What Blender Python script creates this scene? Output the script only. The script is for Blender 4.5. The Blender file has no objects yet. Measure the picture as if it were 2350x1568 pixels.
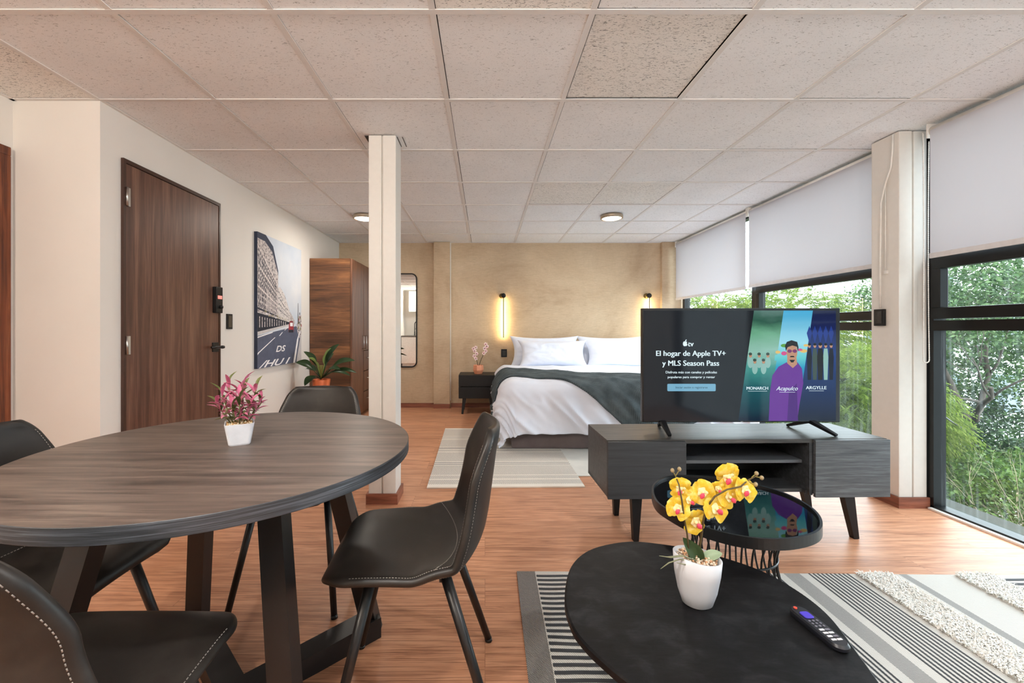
import bpy, bmesh, math, random
from math import sin, cos, pi, sqrt, radians
from mathutils import Vector, Matrix, noise

random.seed(7)
SC = bpy.context.scene
COL = SC.collection
H_CAM = 1.08          # camera height
FPX = 953.0           # focal length in px of the 2350 px frame
VX, VY = 1113.0, 757.0
H = 2.288             # ceiling height

# ---------------------------------------------------------------- camera
cd = bpy.data.cameras.new('camera')
cam = bpy.data.objects.new('camera', cd)
COL.objects.link(cam)
cam.location = (0, 0, H_CAM)
cam.rotation_euler = (pi / 2, 0, 0)
cd.sensor_width = 36
cd.lens = FPX / 2350 * 36
cd.shift_x = (1175 - VX) / 2350
cd.shift_y = -(784 - VY) / 2350
cd.clip_start = 0.02
SC.camera = cam

# ---------------------------------------------------------------- world / exposure
w = bpy.data.worlds.new('overcast_sky')
SC.world = w
w.use_nodes = True
bg = w.node_tree.nodes['Background']
bg.inputs[0].default_value = (0.82, 0.91, 1.0, 1)
bg.inputs[1].default_value = 5.3
SC.view_settings.view_transform = 'Standard'
SC.view_settings.look = 'None'
SC.view_settings.gamma = 1
SC.view_settings.use_curve_mapping = False
SC.view_settings.exposure = 1.0
try:
    SC.cycles.max_bounces = 10
    SC.cycles.diffuse_bounces = 6
    SC.cycles.glossy_bounces = 5
    SC.cycles.transmission_bounces = 8
    SC.cycles.transparent_max_bounces = 16
    SC.cycles.sample_clamp_indirect = 6
    SC.cycles.caustics_reflective = False
    SC.cycles.caustics_refractive = False
    SC.cycles.use_denoising = True
except Exception:
    pass
LAMP_W = 24.0         # watts of each added fill lamp in the dining half, out of view
LAMP_BED = 7.0

def window_portal(y0, y1, z0, z1):
    l = bpy.data.lights.new('window_daylight', 'AREA')
    l.shape = 'RECTANGLE'; l.size = y1 - y0; l.size_y = z1 - z0
    l.cycles.is_portal = True
    o = bpy.data.objects.new('window_daylight', l); COL.objects.link(o)
    o.location = (2.78, (y0 + y1) / 2, (z0 + z1) / 2)
    m = Matrix(((0, 0, 1), (1, 0, 0), (0, 1, 0)))   # local x->Y, y->Z, z->X  (emits along -z = -X)
    o.rotation_euler = m.to_euler()
window_portal(-1.2, 2.5, 0.02, 2.26)
window_portal(2.72, 5.7, 0.02, 2.26)

# ---------------------------------------------------------------- helpers
def srgb(r, g, b):
    f = lambda c: (c / 255) / 12.92 if c / 255 <= 0.04045 else ((c / 255 + 0.055) / 1.055) ** 2.4
    return (f(r), f(g), f(b), 1)

def new_mat(name):
    m = bpy.data.materials.new(name); m.use_nodes = True
    return m, m.node_tree.nodes, m.node_tree.links, m.node_tree.nodes['Principled BSDF']

def coords(N, L, scale=(1, 1, 1), rot=(0, 0, 0), kind='Object', loc=(0, 0, 0)):
    tc = N.new('ShaderNodeTexCoord'); mp = N.new('ShaderNodeMapping')
    mp.inputs['Scale'].default_value = scale; mp.inputs['Rotation'].default_value = rot
    mp.inputs['Location'].default_value = loc
    L.new(tc.outputs[kind], mp.inputs[0])
    return mp.outputs[0]

def noise_node(N, L, vec, scale, detail=4, rough=0.55, dist=0.0):
    n = N.new('ShaderNodeTexNoise')
    n.inputs['Scale'].default_value = scale; n.inputs['Detail'].default_value = detail
    n.inputs['Roughness'].default_value = rough; n.inputs['Distortion'].default_value = dist
    L.new(vec, n.inputs['Vector'])
    return n.outputs['Fac']

def ramp(N, L, fac, stops):
    r = N.new('ShaderNodeValToRGB')
    e = r.color_ramp.elements
    while len(e) < len(stops): e.new(0.5)
    for i, (p, c) in enumerate(stops):
        e[i].position = p; e[i].color = c if len(c) == 4 else (*c, 1)
    L.new(fac, r.inputs[0])
    return r.outputs[0]

def mixc(N, L, fac, a, b, mode='MIX'):
    m = N.new('ShaderNodeMix'); m.data_type = 'RGBA'; m.blend_type = mode
    for sock, v in ((m.inputs[0], fac), (m.inputs[6], a), (m.inputs[7], b)):
        if hasattr(v, 'is_linked') or hasattr(v, 'links'): L.new(v, sock)
        else: sock.default_value = v
    return m.outputs[2]

def math_node(N, L, op, a, b=0.0):
    m = N.new('ShaderNodeMath'); m.operation = op
    for i, v in enumerate((a, b)):
        if isinstance(v, (int, float)): m.inputs[i].default_value = v
        else: L.new(v, m.inputs[i])
    return m.outputs[0]

def bump(N, L, B, h, strength=0.2, dist=0.01):
    b = N.new('ShaderNodeBump'); b.inputs['Strength'].default_value = strength
    b.inputs['Distance'].default_value = dist
    L.new(h, b.inputs['Height']); L.new(b.outputs[0], B.inputs['Normal'])

def plain(name, col, rough=0.5, metal=0.0, nscale=30, namp=0.06, bmp=0.05, spec=0.5):
    m, N, L, B = new_mat(name)
    v = coords(N, L)
    f = noise_node(N, L, v, nscale)
    lo = tuple(c * (1 - namp) for c in col[:3]) + (1,); hi = tuple(min(1, c * (1 + namp)) for c in col[:3]) + (1,)
    L.new(ramp(N, L, f, [(0.3, lo), (0.7, hi)]), B.inputs['Base Color'])
    B.inputs['Roughness'].default_value = rough; B.inputs['Metallic'].default_value = metal
    B.inputs['Specular IOR Level'].default_value = spec
    if bmp: bump(N, L, B, f, bmp, 0.002)
    return m

def emit(name, col, s, base=None, rough=0.5):
    m, N, L, B = new_mat(name)
    B.inputs['Base Color'].default_value = base or col
    B.inputs['Emission Color'].default_value = col; B.inputs['Emission Strength'].default_value = s
    B.inputs['Roughness'].default_value = rough
    return m

def wood(name, cs, stretch=(1, 12, 12), scale=3.0, rough=0.45, fine=1.0, bmp=0.08, spec=0.5, off=(0, 0, 0)):
    """cs: dark, mid, light; grain runs along the axis with the small stretch"""
    m, N, L, B = new_mat(name)
    v = coords(N, L, stretch, loc=off)
    a = noise_node(N, L, v, scale, 6, 0.6, 0.6)
    v2 = coords(N, L, tuple(s * (5 if s > 2 else 1.5) for s in stretch), loc=off)
    b = noise_node(N, L, v2, scale * 1.5, 4, 0.7)
    c1 = ramp(N, L, a, [(0.3, cs[0]), (0.5, cs[1]), (0.72, cs[2])])
    c2 = ramp(N, L, b, [(0.35, (0.38, 0.38, 0.38, 1)), (0.6, (1, 1, 1, 1))])
    col = mixc(N, L, 0.75 * fine, c1, c2, 'MULTIPLY')
    L.new(col, B.inputs['Base Color'])
    B.inputs['Roughness'].default_value = rough; B.inputs['Specular IOR Level'].default_value = spec
    bump(N, L, B, b, bmp, 0.002)
    return m

class MB:
    """collects shapes that become ONE mesh object"""
    def __init__(s): s.v = []; s.f = []; s.m = []; s.sm = []
    def add(s, vs, fs, mi=0, smooth=False):
        o = len(s.v); s.v += [tuple(v) for v in vs]
        for f in fs: s.f.append(tuple(i + o for i in f)); s.m.append(mi); s.sm.append(smooth)
    def box(s, x0, x1, y0, y1, z0, z1, mi=0, bev=0.0):
        if bev <= 0:
            vs = [(x, y, z) for x in (x0, x1) for y in (y0, y1) for z in (z0, z1)]
            s.add(vs, [(0, 1, 3, 2), (4, 6, 7, 5), (0, 4, 5, 1), (2, 3, 7, 6), (0, 2, 6, 4), (1, 5, 7, 3)], mi)
            return
        bm = bmesh.new()
        bmesh.ops.create_cube(bm, size=1)
        for v in bm.verts: v.co = Vector(((x0 + x1) / 2 + v.co.x * (x1 - x0), (y0 + y1) / 2 + v.co.y * (y1 - y0), (z0 + z1) / 2 + v.co.z * (z1 - z0)))
        bmesh.ops.bevel(bm, geom=bm.edges[:], offset=bev, segments=2, affect='EDGES', profile=0.7)
        bm.verts.index_update()
        s.add([v.co[:] for v in bm.verts], [[v.index for v in f.verts] for f in bm.faces], mi)
        bm.free()
    def obox(s, c, dx, dy, dz, rz, mi=0):
        """box centred at c turned about z"""
        vs = []
        for x in (-dx / 2, dx / 2):
            for y in (-dy / 2, dy / 2):
                for z in (-dz / 2, dz / 2):
                    vs.append((c[0] + x * cos(rz) - y * sin(rz), c[1] + x * sin(rz) + y * cos(rz), c[2] + z))
        s.add(vs, [(0, 1, 3, 2), (4, 6, 7, 5), (0, 4, 5, 1), (2, 3, 7, 6), (0, 2, 6, 4), (1, 5, 7, 3)], mi)
    def beam(s, a, b, wa, wb=None, ta=None, tb=None, side=(0, 1, 0), mi=0):
        """tapering rectangular bar from a to b; w across 'side', t across the third axis"""
        a, b = Vector(a), Vector(b); wb = wa if wb is None else wb
        ta = wa if ta is None else ta; tb = (wb if tb is None else tb)
        d = (b - a).normalized(); sd = Vector(side); sd = (sd - d * sd.dot(d)).normalized(); t = d.cross(sd)
        vs = []
        for p, w_, t_ in ((a, wa, ta), (b, wb, tb)):
            for i, j in ((-1, -1), (1, -1), (1, 1), (-1, 1)): vs.append(p + sd * i * w_ / 2 + t * j * t_ / 2)
        s.add(vs, [(3, 2, 1, 0), (4, 5, 6, 7), (0, 1, 5, 4), (1, 2, 6, 5), (2, 3, 7, 6), (3, 0, 4, 7)], mi)
    def tube(s, pts, r, n=8, mi=0, cap=True, closed=False, smooth=True):
        pts = [Vector(p) for p in pts]; k = len(pts)
        rs = r if isinstance(r, (list, tuple)) else [r] * k
        vs = []; up = None
        for i in range(k):
            if closed: d = pts[(i + 1) % k] - pts[i - 1]
            else: d = pts[min(i + 1, k - 1)] - pts[max(i - 1, 0)]
            d = d.normalized() if d.length > 1e-9 else Vector((0, 0, 1))
            if up is None:
                up = Vector((0, 0, 1)) if abs(d.z) < 0.9 else Vector((1, 0, 0))
            x = (up - d * up.dot(d)).normalized(); y = d.cross(x); up = x
            for j in range(n):
                a = 2 * pi * j / n; vs.append(pts[i] + (x * cos(a) + y * sin(a)) * rs[i])
        fs = []
        for i in range(k if closed else k - 1):
            for j in range(n):
                i2 = (i + 1) % k
                fs.append((i * n + j, i * n + (j + 1) % n, i2 * n + (j + 1) % n, i2 * n + j))
        if cap and not closed: fs += [tuple(range(n))[::-1], tuple((k - 1) * n + j for j in range(n))]
        s.add(vs, fs, mi, smooth)
    def lathe(s, prof, c=(0, 0, 0), n=32, mi=0, sx=1, sy=1, smooth=True, cap=True):
        vs = []
        for r, z in prof:
            for j in range(n):
                a = 2 * pi * j / n; vs.append((c[0] + r * cos(a) * sx, c[1] + r * sin(a) * sy, c[2] + z))
        fs = []
        for i in range(len(prof) - 1):
            for j in range(n): fs.append((i * n + j, i * n + (j + 1) % n, (i + 1) * n + (j + 1) % n, (i + 1) * n + j))
        s.add(vs, fs, mi, smooth)
        if cap:
            if prof[0][0] > 1e-6: s.add(vs[:n], [tuple(range(n))[::-1]], mi)
            if prof[-1][0] > 1e-6: s.add(vs[-n:], [tuple(range(n))], mi)
    def prism(s, poly, z0, z1, mi=0, mi_side=None, bev=0.0, smooth_side=False):
        """poly: list of (x, y) counter-clockwise"""
        n = len(poly); ms = mi if mi_side is None else mi_side
        if bev > 0:
            cx = sum(p[0] for p in poly) / n; cy = sum(p[1] for p in poly) / n
            def shrink(d):
                out = []
                for x, y in poly:
                    v = Vector((x - cx, y - cy)); l = v.length; v = v * ((l - d) / l); out.append((cx + v.x, cy + v.y))
                return out
            rings = [(shrink(bev), z0), (poly, z0 + bev), (poly, z1 - bev), (shrink(bev), z1)]
        else: rings = [(poly, z0), (poly, z1)]
        for k in range(len(rings) - 1):
            vs = [(x, y, rings[k][1]) for x, y in rings[k][0]] + [(x, y, rings[k + 1][1]) for x, y in rings[k + 1][0]]
            s.add(vs, [(i, (i + 1) % n, n + (i + 1) % n, n + i) for i in range(n)], ms, smooth_side)
        s.add([(x, y, rings[0][1]) for x, y in rings[0][0]], [tuple(range(n))[::-1]], mi)
        s.add([(x, y, rings[-1][1]) for x, y in rings[-1][0]], [tuple(range(n))], mi)
    def sphere(s, c, r, n=10, mi=0, sc=(1, 1, 1)):
        prof = [(max(1e-5, sin(pi * i / n)) * r, -cos(pi * i / n) * r * sc[2]) for i in range(n + 1)]
        s.lathe(prof, c, n + 4, mi, sc[0], sc[1], True, False)
    def build(s, name, mats, parent=None, loc=None, world=False):
        """link as one object; world=True: the verts are world coordinates"""
        me = bpy.data.meshes.new(name)
        off = Vector((0, 0, 0))
        if world and parent is not None:
            p = parent
            while p is not None: off += p.location; p = p.parent
        me.from_pydata([(v[0] - off.x, v[1] - off.y, v[2] - off.z) for v in s.v], [], s.f)
        if not isinstance(mats, (list, tuple)): mats = [mats]
        for m in mats: me.materials.append(m)
        me.polygons.foreach_set('material_index', s.m)
        me.polygons.foreach_set('use_smooth', s.sm)
        me.update()
        o = bpy.data.objects.new(name, me); COL.objects.link(o)
        if parent is not None: o.parent = parent
        if loc is not None: o.location = loc
        return o

def tag(o, label=None, cat=None, group=None, kind=None):
    if label: o['label'] = label
    if cat: o['category'] = cat
    if group: o['group'] = group
    if kind: o['kind'] = kind
    return o
def thing(name, label, cat, loc=(0, 0, 0), rz=0, group=None):
    o = bpy.data.objects.new(name, None); COL.objects.link(o)
    o.location = loc; o.rotation_euler = (0, 0, rz); o.empty_display_size = 0.1
    return tag(o, label, cat, group)
def struct(o): o['kind'] = 'structure'; return o
def copy_tree(o, parent=None):
    c = o.copy(); COL.objects.link(c)
    if parent is not None: c.parent = parent
    for ch in [x for x in COL.objects if x.parent == o]: copy_tree(ch, c)
    return c

def text_into(mb, s, x, z, size, y, mi=0, align='LEFT', offset=0.0, sx=1.0, shear=0.0, mat=None):
    """flat text in the XZ plane facing -Y (mat None), merged into mb; or transformed by mat"""
    cu = bpy.data.curves.new('lettering', 'FONT'); cu.body = s; cu.size = size; cu.align_x = align
    cu.offset = offset; cu.shear = shear; cu.resolution_u = 3
    ob = bpy.data.objects.new('lettering', cu); COL.objects.link(ob)
    dg = bpy.context.evaluated_depsgraph_get(); dg.update()
    me = bpy.data.meshes.new_from_object(ob.evaluated_get(dg))
    if mat is None: vs = [(x + v.co.x * sx, y, z + v.co.y) for v in me.vertices]
    else: vs = [mat(v.co.x * sx, v.co.y) for v in me.vertices]
    mb.add(vs, [tuple(p.vertices) for p in me.polygons], mi)
    bpy.data.objects.remove(ob); bpy.data.meshes.remove(me); bpy.data.curves.remove(cu)

# ---------------------------------------------------------------- materials
def mat_wall():
    m, N, L, B = new_mat('painted_wall')
    v = coords(N, L); f = noise_node(N, L, v, 60, 3); g = noise_node(N, L, v, 1.2, 3)
    L.new(ramp(N, L, g, [(0.3, srgb(222, 217, 210)), (0.7, srgb(228, 223, 217))]), B.inputs['Base Color'])
    B.inputs['Roughness'].default_value = 0.75; B.inputs['Specular IOR Level'].default_value = 0.25
    bump(N, L, B, f, 0.06, 0.002)
    return m
M_WALL = mat_wall()

def mat_plaster():
    m, N, L, B = new_mat('tan_trowelled_plaster')
    v = coords(N, L)
    a = noise_node(N, L, v, 1.3, 6, 0.65, 0.8)
    vs = coords(N, L, (4, 4, 26)); b = noise_node(N, L, vs, 2.5, 5, 0.65, 1.2)
    vt = coords(N, L, (70, 6, 8)); c = noise_node(N, L, vt, 2.2, 3, 0.6, 0.5)
    c1 = ramp(N, L, a, [(0.25, srgb(178, 154, 126)), (0.5, srgb(198, 176, 148)), (0.75, srgb(210, 190, 163))])
    c2 = ramp(N, L, b, [(0.3, (0.80, 0.79, 0.77, 1)), (0.6, (1, 1, 1, 1))])
    c3 = ramp(N, L, c, [(0.3, (0.86, 0.85, 0.83, 1)), (0.6, (1, 1, 1, 1))])
    x = mixc(N, L, 0.7, c1, c2, 'MULTIPLY'); x = mixc(N, L, 0.3, x, c3, 'MULTIPLY')
    L.new(x, B.inputs['Base Color']); B.inputs['Roughness'].default_value = 0.6
    B.inputs['Specular IOR Level'].default_value = 0.3
    bump(N, L, B, b, 0.2, 0.004)
    return m
M_PLASTER = mat_plaster()

def mat_floor():
    m, N, L, B = new_mat('reddish_wood_plank_floor')
    v = coords(N, L)
    br = N.new('ShaderNodeTexBrick')
    br.offset = 0.37; br.inputs['Scale'].default_value = 1.0
    br.inputs['Brick Width'].default_value = 1.22; br.inputs['Row Height'].default_value = 0.18
    br.inputs['Mortar Size'].default_value = 0.0009; br.inputs['Mortar Smooth'].default_value = 0.0
    br.inputs['Color1'].default_value = (0, 0, 0, 1); br.inputs['Color2'].default_value = (1, 1, 1, 1)
    br.inputs['Mortar'].default_value = (0.5, 0.5, 0.5, 1); br.inputs['Bias'].default_value = 0.0
    L.new(v, br.inputs['Vector'])
    # shift the grain from plank to plank
    sep = N.new('ShaderNodeSeparateXYZ'); L.new(v, sep.inputs[0])
    bw = N.new('ShaderNodeRGBToBW'); L.new(br.outputs['Color'], bw.inputs[0])
    ox = math_node(N, L, 'MULTIPLY', bw.outputs[0], 13.0)
    cmb = N.new('ShaderNodeCombineXYZ')
    L.new(math_node(N, L, 'ADD', sep.outputs[0], ox), cmb.inputs[0]); L.new(sep.outputs[1], cmb.inputs[1]); L.new(ox, cmb.inputs[2])
    mp = N.new('ShaderNodeMapping'); mp.inputs['Scale'].default_value = (1.0, 16, 1); L.new(cmb.outputs[0], mp.inputs[0])
    a = noise_node(N, L, mp.outputs[0], 2.0, 6, 0.62, 1.2)
    mp2 = N.new('ShaderNodeMapping'); mp2.inputs['Scale'].default_value = (2.6, 120, 1); L.new(cmb.outputs[0], mp2.inputs[0])
    b = noise_node(N, L, mp2.outputs[0], 2.0, 4, 0.6, 0.3)
    c1 = ramp(N, L, a, [(0.28, srgb(164, 110, 82)), (0.48, srgb(208, 152, 118)), (0.62, srgb(218, 164, 130)), (0.8, srgb(230, 184, 152))])
    c2 = ramp(N, L, b, [(0.34, (0.40, 0.32, 0.28, 1)), (0.52, (1, 1, 1, 1))])
    x = mixc(N, L, 0.75, c1, c2, 'MULTIPLY')
    tint = ramp(N, L, bw.outputs[0], [(0.0, (0.86, 0.84, 0.82, 1)), (1.0, (1.06, 1.05, 1.04, 1))])
    x = mixc(N, L, 0.7, x, tint, 'MULTIPLY')
    x = mixc(N, L, math_node(N, L, 'MULTIPLY', br.outputs['Fac'], 0.45), x, srgb(105, 62, 44))
    L.new(x, B.inputs['Base Color'])
    B.inputs['Roughness'].default_value = 0.40
    B.inputs['Specular IOR Level'].default_value = 0.30
    bump(N, L, B, b, 0.12, 0.001)
    return m
M_FLOOR = mat_floor()

def mat_tile(name, lo, hi, dens=0.5, strong=0.5):
    m, N, L, B = new_mat(name)
    v = coords(N, L, (1, 3.2, 1)); a = noise_node(N, L, v, 55, 3, 0.6, 1.4)
    v2 = coords(N, L); b = noise_node(N, L, v2, 220, 2, 0.5)
    g = noise_node(N, L, v2, 4, 2, 0.5)
    mask = ramp(N, L, a, [(dens - 0.035, (0, 0, 0, 1)), (dens + 0.01, (1, 1, 1, 1))])
    mask2 = ramp(N, L, b, [(0.3, (0.7, 0.7, 0.7, 1)), (0.5, (1, 1, 1, 1))])
    mm = mixc(N, L, 0.25, mask, mask2, 'MULTIPLY')
    base = ramp(N, L, g, [(0.3, lo), (0.7, hi)])
    hole = tuple(c * (1 - strong) for c in lo[:3]) + (1,)
    L.new(mixc(N, L, mm, hole, base), B.inputs['Base Color'])
    B.inputs['Roughness'].default_value = 0.95; B.inputs['Specular IOR Level'].default_value = 0.1
    bump(N, L, B, mask, 0.35, 0.002)
    return m
M_TILE = mat_tile('fissured_ceiling_tile', srgb(236, 237, 238), srgb(241, 242, 243), 0.38, 0.50)
M_TILE_ROUGH = mat_tile('coarse_fissured_ceiling_tile', srgb(234, 232, 227), srgb(239, 236, 231), 0.415, 0.62)
M_GRID = plain('white_ceiling_grid', srgb(222, 219, 216), 0.5, namp=0.02)
M_DARKVOID = plain('dark_ceiling_void', srgb(70, 64, 58), 0.9)

M_DOOR = wood('walnut_door_veneer', (srgb(78, 50, 40), srgb(106, 72, 57), srgb(134, 98, 80)), (14, 14, 0.7), 2.0, 0.42, 0.8)
M_DOORFRAME = plain('dark_brown_door_frame', srgb(62, 38, 28), 0.4)
M_REDWOOD = wood('red_brown_varnished_wood', (srgb(66, 28, 12), srgb(112, 56, 30), srgb(150, 84, 50)), (12, 12, 0.7), 2.4, 0.22, 0.8)
M_WARDROBE = wood('warm_brown_wardrobe_laminate', (srgb(66, 42, 26), srgb(112, 72, 44), srgb(158, 108, 68)), (0.7, 0.7, 5), 1.7, 0.42, 0.9, off=(3, 1, 2))
M_WARDROBE_F = wood('brown_wardrobe_front_laminate', (srgb(78, 48, 34), srgb(110, 72, 52), srgb(140, 98, 74)), (12, 12, 0.8), 2.0, 0.42, 0.7)
M_STEEL = plain('brushed_steel', srgb(190, 188, 184), 0.3, 1.0)
M_BLACK = plain('matte_black', srgb(16, 16, 18), 0.45, spec=.35)
M_BLACKMETAL = plain('black_powder_coated_metal', srgb(15, 16, 18), 0.38, 0.0)
M_BLACKFRAME = plain('black_window_aluminium', srgb(13, 14, 15), 0.32, 0.0, spec=.35)
M_BASEB = wood('reddish_skirting_wood', (srgb(104, 58, 42), srgb(136, 80, 60), srgb(160, 100, 78)), (1, 1, 12), 3, 0.45, 0.6)
M_COLUMN = plain('cream_painted_steel', srgb(216, 211, 204), 0.42, namp=0.02)
M_TABLETOP = wood('grey_brown_oak_laminate', (srgb(68, 58, 52), srgb(98, 84, 76), srgb(124, 109, 98)), (1.0, 14, 1), 3.2, 0.42, 0.85)
M_TABLEEDGE = wood('dark_charcoal_oak_edge', (srgb(26, 27, 30), srgb(58, 62, 68), srgb(108, 116, 126)), (1.6, 1.6, 90), 3.0, 0.5, 1.2)
M_LEGBROWN = plain('black_brown_table_steel', srgb(20, 19, 20), 0.42)
M_STAND = wood('charcoal_oak_veneer', (srgb(34, 35, 37), srgb(52, 54, 57), srgb(74, 76, 79)), (1.2, 14, 14), 3.5, 0.4, 0.8)
M_STANDTOP = wood('charcoal_oak_veneer_top', (srgb(40, 39, 39), srgb(64, 62, 60), srgb(90, 86, 82)), (1.2, 14, 14), 3.5, 0.42, 0.8, spec=.35)
M_STANDFRONT = wood('dark_slate_drawer_front', (srgb(40, 42, 45), srgb(50, 52, 55), srgb(58, 60, 64)), (1.0, 10, 30), 3.5, 0.5, 0.5)
M_COFFEE = wood('black_ash_table_top', (srgb(12, 12, 13), srgb(20, 20, 22), srgb(38, 39, 42)), (2.0, 2.6, 1), 7.0, 0.50, 0.8, spec=.15)
M_WHITECER = plain('white_ceramic', srgb(214, 216, 222), 0.3, namp=0.01, bmp=0)
M_SALMON = plain('salmon_ceramic', srgb(222, 150, 116), 0.5)
M_TERRA = plain('orange_terracotta', srgb(208, 104, 58), 0.6)
M_WHITEPLASTIC = plain('white_plastic', srgb(228, 224, 218), 0.35, bmp=0)

def mat_leather():
    m, N, L, B = new_mat('dark_grey_brown_leather')
    v = coords(N, L); a = noise_node(N, L, v, 5, 5, 0.6); b = noise_node(N, L, v, 380, 2, 0.5)
    L.new(ramp(N, L, a, [(0.35, srgb(26, 23, 21)), (0.55, srgb(38, 34, 31)), (0.75, srgb(60, 55, 50))]), B.inputs['Base Color'])  # lightest patches put smoky highlights into the leather colour
    L.new(ramp(N, L, a, [(0.3, (0.36, 0.36, 0.36, 1)), (0.7, (0.50, 0.50, 0.50, 1))]), B.inputs['Roughness'])
    B.inputs['Specular IOR Level'].default_value = 0.36
    bump(N, L, B, b, 0.12, 0.0006)
    return m
M_LEATHER = mat_leather()
M_STITCH = plain('pale_thread', srgb(140, 134, 128), 0.8)

def mat_cloth(name, c1, c2, sc=500, b=0.2, rough=0.9, sheen=0.2):
    m, N, L, B = new_mat(name)
    v = coords(N, L); a = noise_node(N, L, v, sc, 2); g = noise_node(N, L, v, 6, 3)
    L.new(ramp(N, L, g, [(0.3, c1), (0.7, c2)]), B.inputs['Base Color'])
    B.inputs['Roughness'].default_value = rough; B.inputs['Sheen Weight'].default_value = sheen
    B.inputs['Specular IOR Level'].default_value = 0.2
    bump(N, L, B, a, b, 0.001)
    return m
M_LINEN = mat_cloth('white_cotton_bedding', srgb(222, 229, 243), srgb(228, 234, 247))
M_BEDBASE = mat_cloth('grey_brown_bed_base_fabric', srgb(92, 82, 82), srgb(108, 97, 96))

def mat_knit():
    m, N, L, B = new_mat('charcoal_waffle_knit')
    tc = N.new('ShaderNodeTexCoord'); mp = N.new('ShaderNodeMapping'); mp.inputs['Scale'].default_value = (230, 120, 1)
    L.new(tc.outputs['UV'], mp.inputs[0])
    ch = N.new('ShaderNodeTexChecker'); ch.inputs['Scale'].default_value = 1
    L.new(mp.outputs[0], ch.inputs[0])
    g = noise_node(N, L, coords(N, L), 9, 4)
    c = ramp(N, L, g, [(0.3, srgb(76, 86, 91)), (0.7, srgb(106, 117, 122))])
    x = mixc(N, L, math_node(N, L, 'MULTIPLY', ch.outputs['Fac'], 0.6), c, srgb(34, 42, 46))
    L.new(x, B.inputs['Base Color']); B.inputs['Roughness'].default_value = 0.95
    B.inputs['Specular IOR Level'].default_value = 0.1
    bump(N, L, B, ch.outputs['Fac'], 0.4, 0.004)
    return m
M_KNIT = mat_knit()

def mat_weave(name, c1, c2, sx, sy, lo=0.4):
    """small woven herringbone look: c2 specks on c1"""
    m, N, L, B = new_mat(name)
    v = coords(N, L, (sx, sy, 1)); 
    w1 = N.new('ShaderNodeTexWave'); w1.bands_direction = 'DIAGONAL'; w1.inputs['Scale'].default_value = 1.0; w1.inputs['Distortion'].default_value = 1.5
    w1.inputs['Detail'].default_value = 1
    L.new(v, w1.inputs[0])
    L.new(ramp(N, L, w1.outputs['Fac'], [(lo, c2), (lo + 0.2, c1)]), B.inputs['Base Color'])
    B.inputs['Roughness'].default_value = 0.95; B.inputs['Specular IOR Level'].default_value = 0.1
    bump(N, L, B, w1.outputs['Fac'], 0.4, 0.002)
    return m
M_RUGWHITE = mat_weave('cream_rug_weave', srgb(226, 223, 217), srgb(176, 174, 169), 90, 60, 0.2)
M_RUGDARK = mat_weave('charcoal_rug_weave', srgb(74, 74, 76), srgb(186, 182, 176), 120, 80, 0.2)
M_RUGBLACK = mat_cloth('black_rug_yarn', srgb(40, 42, 46), srgb(60, 62, 66), 300)
M_RUGHALF = mat_weave('grey_speckled_rug_weave', srgb(196, 193, 188), srgb(104, 106, 108), 130, 90, 0.4)
M_RUGBED = mat_weave('cream_and_grey_chevron_weave', srgb(236, 231, 222), srgb(140, 134, 128), 46, 40, 0.3)
M_SHAG = mat_cloth('cream_shag_pile', srgb(240, 237, 230), srgb(248, 246, 241), 120, 0.4)

def mat_glass():
    m, N, L, B = new_mat('window_glass')
    out = N['Material Output']
    N.remove(B)
    tr = N.new('ShaderNodeBsdfTransparent'); tr.inputs[0].default_value = (0.93, 0.96, 0.95, 1)
    gl = N.new('ShaderNodeBsdfGlossy'); gl.inputs['Roughness'].default_value = 0.01
    lw = N.new('ShaderNodeLayerWeight'); lw.inputs['Blend'].default_value = 0.5
    mx = N.new('ShaderNodeMixShader')
    L.new(math_node(N, L, 'ADD', math_node(N, L, 'MULTIPLY', math_node(N, L, 'POWER', lw.outputs['Facing'], 5.0), 0.6), 0.025), mx.inputs[0]); L.new(tr.outputs[0], mx.inputs[1]); L.new(gl.outputs[0], mx.inputs[2])
    # dried rain streaks
    df = N.new('ShaderNodeBsdfTranslucent'); df.inputs[0].default_value = (0.8, 0.85, 0.86, 1)
    v = coords(N, L, (1, 26, 0.8)); a = noise_node(N, L, v, 2.2, 5, 0.7)
    v2 = coords(N, L, (1, 1, 1)); g = noise_node(N, L, v2, 1.6, 3)
    f1 = ramp(N, L, a, [(0.5, (0, 0, 0, 1)), (0.75, (1, 1, 1, 1))]); f2 = ramp(N, L, g, [(0.35, (0, 0, 0, 1)), (0.65, (1, 1, 1, 1))])
    f = math_node(N, L, 'MULTIPLY', mixc(N, L, 1.0, f1, f2, 'MULTIPLY'), 0.07)
    f = math_node(N, L, 'ADD', f, 0.003)
    m2 = N.new('ShaderNodeMixShader'); L.new(f, m2.inputs[0]); L.new(mx.outputs[0], m2.inputs[1]); L.new(df.outputs[0], m2.inputs[2])
    L.new(m2.outputs[0], out.inputs[0])
    return m
M_GLASS = mat_glass()

def mat_blind():
    m, N, L, B = new_mat('pale_grey_roller_blind_fabric')
    out = N['Material Output']
    B.inputs['Base Color'].default_value = srgb(194, 193, 199); B.inputs['Roughness'].default_value = 0.8
    B.inputs['Specular IOR Level'].default_value = 0.1
    t = N.new('ShaderNodeBsdfTranslucent'); t.inputs[0].default_value = (0.60, 0.59, 0.62, 1)
    mx = N.new('ShaderNodeMixShader'); mx.inputs[0].default_value = 0.12
    a = noise_node(N, L, coords(N, L, (1, 200, 200)), 3, 2); bump(N, L, B, a, 0.05, 0.001)
    L.new(B.outputs[0], mx.inputs[1]); L.new(t.outputs[0], mx.inputs[2]); L.new(mx.outputs[0], out.inputs[0])
    return m
M_BLIND = mat_blind()

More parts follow.
